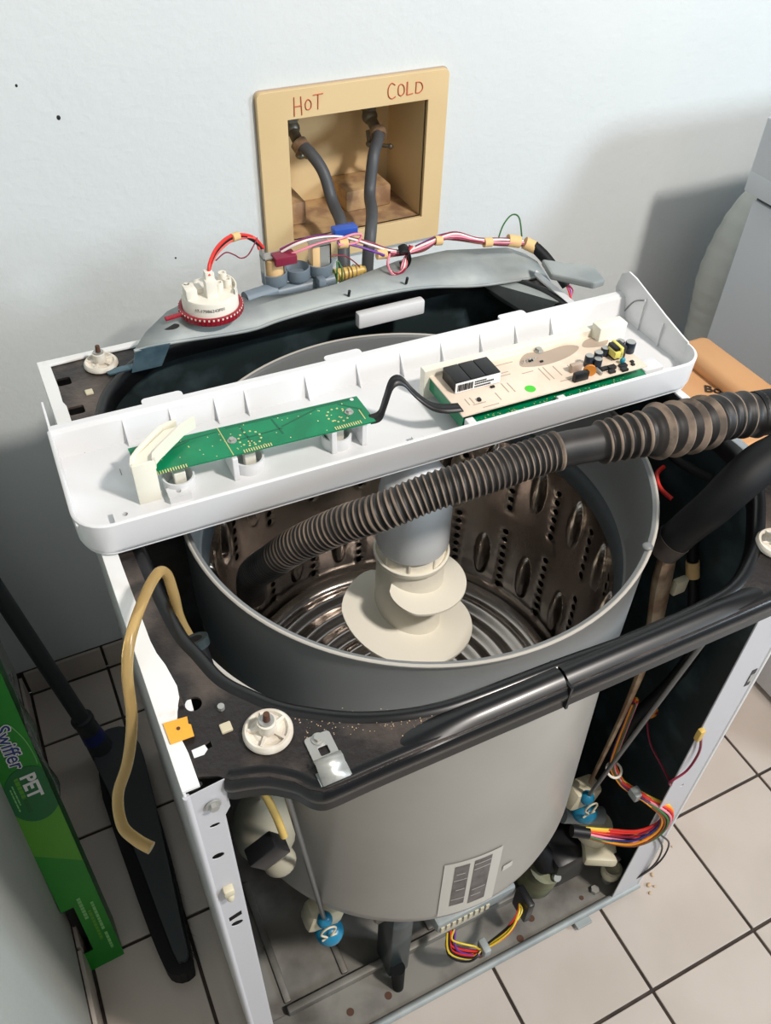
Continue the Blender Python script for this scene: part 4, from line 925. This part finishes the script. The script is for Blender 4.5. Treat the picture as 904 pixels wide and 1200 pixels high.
# ================================================================== HOSES ON THE MACHINE
hp = [(.165, .38, .66), (.158, .345, .72), (.152, .30, .79), (.164, .258, .85), (.183, .230, .893), (.217, .197, .937), (.251, .172, .965), (.293, .161, .982), (.338, .151, .992), (.411, .146, 1.0), (.466, .139, 1.0), (.524, .131, 1.0), (.578, .131, .990), (.637, .137, .980), (.676, .130, .975)]
pl, _ = spline([Vector(q) for q in hp], 1, 10); pl, dl = resample(pl, .0008)
def arc_near(q):
    q = Vector(q); i = min(range(len(pl)), key=lambda i: (pl[i]-q).length); return dl[i]
sa, sb = arc_near((.420, .145, 1.0)), arc_near((.466, .139, 1.0)); sc_, sd = arc_near((.520, .131, 1.0)), arc_near((.612, .135, .985))
P1, P2, P3_, P4 = .0062, .0105, .0225, .019
def hose_r(d):          # radius and whether the surface there carries dust
    if d < sa:
        ph = (d/P1) % 1; b_ = .0172; return b_+.0020*(.5-.5*cos(2*pi*ph)), d > .42*sa and .37 < ph < .63
    if d < sb:
        if d-sa < .003: return .0200, True
        return .0176, False
    if d < sc_:
        ph = ((d-sb)/P2) % 1; b_ = .0178+.002*(d-sb)/(sc_-sb); return b_+.0042*(.5-.5*cos(2*pi*ph)), .33 < ph < .68
    if d < sd:
        ph = ((d-sc_)/P3_) % 1; return .0200+.0095*(ph/.62 if ph < .62 else (1-ph)/.38), .34 < ph < .66
    ph = ((d-sd)/P4) % 1; return .0235+.0022*(.5-.5*cos(2*pi*ph)), .47 < ph < .56
hr = [hose_r(d) for d in dl]; rb_ = [h_[0] for h_ in hr]
dh = thing('drain_hose', (.40, .16, .93), 'dusty black corrugated drain hose lying from the drum up over the right corner', 'hose')
seg = 36; hmb = MB().tube(pl, rb_, seg=seg)
faces_r = []; faces_v = []
for f in hmb.f:
    if len(f) != 4: faces_v.append(f); continue
    (faces_r if hr[f[0]//seg][1] else faces_v).append(f)
a_ = MB(); a_.v = list(hmb.v); a_.f = faces_v; obj('hose_body', a_, 'hose', dh, smooth=80)
a_ = MB(); a_.v = list(hmb.v); a_.f = faces_r; obj('dusty_ridge', a_, 'hose_dust', dh, smooth=80, kind='stuff', label='grey-brown dust on the ridges')
ep_ = [(.672, .131, .9755), (.700, .124, .976), (.720, .108, .976), (.718, .090, .974), (.695, .079, .970), (.662, .076, .966), (.635, .076, .961), (.606, .072, .948), (.586, .074, .922), (.576, .085, .888), (.566, .094, .855)]
obj('hose_elbow', MB().tube(ep_, [.0248, .0248, .0246, .0242, .0238, .0232, .0222, .0212, .0198, .0190, .0186], seg=28, res=6), 'rubber', dh, smooth=60, label='smooth black elbow and tail entering the right of the cabinet')
obj('worn_end', MB().cyl((.569, .0915, .865), (.563, .097, .845), .0196, .0192, seg=28), 'rubber_brown', dh, smooth=40)
# clear tubing
ct = obj('clear_tubing', MB().tube([(.058, .165, .84), (.046, .183, .89), (.0455, .190, .925), (.044, .196, .947), (.0355, .190, .958), (.017, .171, .952), (-.003, .143, .942), (-.014, .122, .925), (-.022, .100, .890), (-.036, .088, .850), (-.053, .083, .812), (-.0575, .066, .790), (-.050, .052, .782), (-.040, .040, .779)], [.0050]*9+[.0050, .0051, .0053, .0056, .0058], seg=14, res=8), 'tubing', smooth=60)
tag(ct, 'yellowed clear plastic tube looping over the left edge of the washer', 'tube')

# ================================================================== LEFT: CARTON AND BROOM
a0 = Vector((-.211, .277, .0)); b0 = Vector((-.153, .280, .0)); th = rad(16.0)
upv = Vector((0, sin(th), cos(th))); xv = (b0-a0).normalized(); nv = xv.cross(upv)   # nv points to viewer (-y)
if nv.y > 0: nv = -nv
dv = -nv
BM = frame(a0, xv, upv)     # local x across the front, y up the carton, z = toward viewer
sw = thing('carton', a0, 'green floor-duster carton marked PET leaning in the left corner', 'carton')
WF = .058; HT = .86; DPT = .062
fp_ = [(0, 0), (WF, 0), (WF, HT), (0, HT), (0, .155), (.019, .155), (.019, .045), (0, .045)]
obj('front_face', MB().plate([fp_], -.0015, 0, mt=BM), 'swiffer', sw)
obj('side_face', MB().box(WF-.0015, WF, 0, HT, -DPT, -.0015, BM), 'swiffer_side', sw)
obj('inner_fold', MB().box(.019, .021, .045, .155, -.03, -.0015, BM), 'carton_inside', sw)
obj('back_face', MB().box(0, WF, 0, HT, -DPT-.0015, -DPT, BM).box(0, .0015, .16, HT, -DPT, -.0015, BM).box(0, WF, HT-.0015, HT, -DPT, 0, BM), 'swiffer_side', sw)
obj('cavity', MB().box(.0015, .019, .045, .155, -DPT, -.03, BM), 'ink', sw)
# print: text runs down the carton, letter tops to the right
def rot_text(body, size, x, y, m_, name, lift, bold=0, shear=0, sx=1.0):
    mt = BM @ Matrix.Translation((x, y, lift)) @ Matrix.Rotation(-pi/2, 4, 'Z') @ Matrix.Diagonal((sx, 1, 1, 1))
    return obj(name, text_mb(body, size, mt, depth=.00008, bold=bold, shear=shear), m_, sw)
obj('print_panel', MB().plate([[(.0, .375), (WF, .375), (WF, .24), (.0, .29)]], .0002, .0004, mt=BM), 'swiffer_lime', sw)
e = [(max(0.0, min(WF, x)), y) for x, y in circle(.033, .402, .036, 40, .052)]
obj('print_panel', MB().plate([e], .0005, .0008, mt=BM), 'swiffer_dark', sw)
rot_text('Swiffer', .0285, .0215, .536, 'paper', 'logo_outline', .0012, bold=.0017, shear=.15)
rot_text('Swiffer', .0285, .0215, .536, 'logo_blue', 'logo_lettering', .0014, bold=.0002, shear=.15)
obj('logo_swoosh', MB().tube([BM @ Vector(q) for q in ((.043, .528, .001), (.0515, .500, .001), (.0550, .470, .001), (.0545, .450, .001))], .0008, seg=6, res=5, flat=.5), 'palegreen', sw)
rot_text('PET', .028, .027, .440, 'paper', 'lettering', .0014, bold=.0009)
def faint_line(x, y0, y1, w_, m_):      # print too small to read in the photo: broken faint bars
    mb_ = MB(); y = y0
    while y > y1:
        l_ = random.uniform(.004, .009); mb_.box(x, x+w_, max(y-l_, y1), y, .0010, .0012, BM); y -= l_+.0012
    obj('faint_print', mb_, m_, sw, kind='stuff')
faint_line(.0185, .440, .400, .0055, 'swiffer_lime'); faint_line(.0185, .398, .372, .0055, 'swiffer_side')
faint_line(.0125, .430, .392, .0018, 'palegreen'); faint_line(.0085, .425, .380, .0018, 'palegreen')
faint_line(.027, .170, .118, .0055, 'palegreen'); faint_line(.043, .150, .080, .0045, 'palegreen')
faint_line(.035, .135, .060, .0045, 'swiffer_lime'); faint_line(.044, .072, .030, .0045, 'palegreen')
# broom
bm_ = thing('broom', (-.07, .45, 0), 'dark grey angled broom standing on the tiles between carton and washer', 'broom')
outl = [(-.118, .640), (-.108, .668), (-.080, .680), (-.048, .672), (-.036, .640), (-.030, .60), (-.040, .42), (-.052, .26), (-.056, .215), (-.068, .210), (-.078, .235), (-.094, .45), (-.112, .58)]
obj('head', MB().plate([smoothloop(outl, 3)], .040, .052), 'mop_grey', bm_, bevel=.004, smooth=50)
bo = [(-.116, .60), (-.045, .62), (-.038, .40), (-.052, .225), (-.060, .195), (-.088, .200), (-.100, .24), (-.112, .40)]
obj('bristle_core', MB().plate([smoothloop(bo, 3)], .0, .041), 'bristle', bm_)
mbz = MB()
for k in range(900):
    u = random.random(); a = Vector((-.108, .60, .04)).lerp(Vector((-.064, .215, .04)), u); side = random.choice((0, 0, 1))
    if side: a = Vector((-.050, .60, .04)).lerp(Vector((-.056, .215, .04)), u)
    tip = a+Vector(((-.018 if not side else .010)+random.gauss(0, .004), random.gauss(-.012, .006), -.0395))
    mbz.add([a+Vector((0, -.0008, 0)), a+Vector((0, .0008, 0)), tip], [(0, 1, 2)])
obj('bristles', mbz, 'bristle', bm_, kind='stuff')
hb = Vector((-.100, .648, .052)); ht = Vector((-.1595, .720, .437)); hd = (ht-hb).normalized()
obj('socket', MB().lathe([(1e-4, -.02), (.024, -.02), (.020, .03), (.0185, .075), (.0205, .078), (.0205, .088), (.015, .09)], 28, Matrix.Translation(hb) @ hd.to_track_quat('Z', 'Y').to_matrix().to_4x4()), 'mop_grey', bm_, smooth=40)
obj('socket_band', MB().cyl(hb+hd*.025, hb+hd*.050, .0215, .0195, seg=28), 'w_navy', bm_, smooth=40, label='dark blue band on the socket')
obj('handle', MB().cyl(hb+hd*.05, hb+hd*.75, .0145, seg=28), 'mop_grey', bm_, smooth=40)
# clear plastic wrapper against the carton's side
vs = []; n = 14
for i in range(n+1):
    u = i/n; vs += [BM @ Vector((WF+.003+.003*sin(u*9), .36+.24*u, -.006)), BM @ Vector((WF+.007+.003*sin(u*13+1), .37+.22*u, -.034+.006*sin(u*7)))]
wr = obj('plastic_wrapper', MB().add(vs, [(2*i, 2*i+1, 2*i+3, 2*i+2) for i in range(n)]), 'clear', smooth=60, solid=.0005)
tag(wr, 'strip of clear plastic wrapping beside the green carton', 'wrapper')

# ================================================================== RIGHT: DRYER, DUCT, CARDBOARD BOX
dr = thing('dryer', (1.53, .35, 0), 'white clothes dryer standing at the far right', 'dryer')
obj('cabinet', MB().bbox(1.195, 1.88, 0.0, .655, .012, .905, .004), 'dryer', dr, smooth=40)
obj('plinth', MB().box(1.215, 1.86, .03, .64, .0, .012), 'ink', dr)
obj('gap_strip', MB().box(1.199, 1.87, .01, .65, .905, .917), 'balance', dr)
obj('top_panel', MB().bbox(1.180, 1.89, -.01, .668, .917, .955, .003), 'dryer', dr, smooth=40)
obj('backsplash', MB().plate([[(.50, .950), (.668, .950), (.668, 1.04), (.60, 1.045)]], 1.1802, 1.8898, mt=YZ(0)), 'dryer', dr, bevel=.003)
dm = MB(); pts = [(1.35, .76, .06), (1.345, .765, .35), (1.333, .765, .55), (1.328, .765, .60), (1.320, .765, .68), (1.338, .765, .76), (1.365, .76, .81), (1.40, .74, .83), (1.44, .70, .82)]
pq, _ = spline([Vector(q) for q in pts], 1, 8); pq, dd = resample(pq, .006)
dt = obj('dryer_duct', dm.tube(pq, [.052+.0008*cos(2*pi*d/.03) for d in dd], seg=24), 'duct', smooth=60)
tag(dt, 'pale flexible vent duct behind the dryer', 'duct')
cbx = thing('cardboard_box', (.85, .25, 0), 'plain brown cardboard box standing between washer and dryer', 'box')
# tall carton, rear-left corner visible; slightly bulged flap
bxp = [(.80, .25), (.985, .25), (.985, .485), (.81, .49)]
obj('body', MB().plate([bxp], .003, .765), 'cardboard', cbx, bevel=.012)
obj('flap', MB().bbox(.925, .9855, .252, .4855, .760, .790, .012), 'cardboard', cbx, smooth=50)
mt = frame((.903, .385, .7662), (.80, -.6, 0), (.6, .80, 0))
obj('lettering', text_mb('Bo', .024, mt, depth=.0004, bold=.0004), 'rubber_brown', cbx, label='faint printed letters on the cardboard')
# crumbs on the floor in front of the right post
for q, s_, lb_ in (((.716, -.008), .005, 'largest pale crumb on the tile by the right front post'), ((.733, .004), .0042, 'pale crumb farthest right beside the right front post'), ((.709, -.020), .0035, 'small pale crumb nearest the front rail corner'), ((.724, -.014), .003, 'tiny pale crumb between the larger ones by the right post'), ((.80, .03), .0022, 'tiny crumb alone on the tile right of the cabinet')):
    o = obj('crumb', MB().ball((q[0], q[1], s_*.5), s_, s_*.7, s_*.55, seg=8, mt=Matrix.Rotation(random.random()*3, 4, 'Z')), 'crumb', smooth=80)
    tag(o, lb_, 'debris', 'crumbs by the right front post')
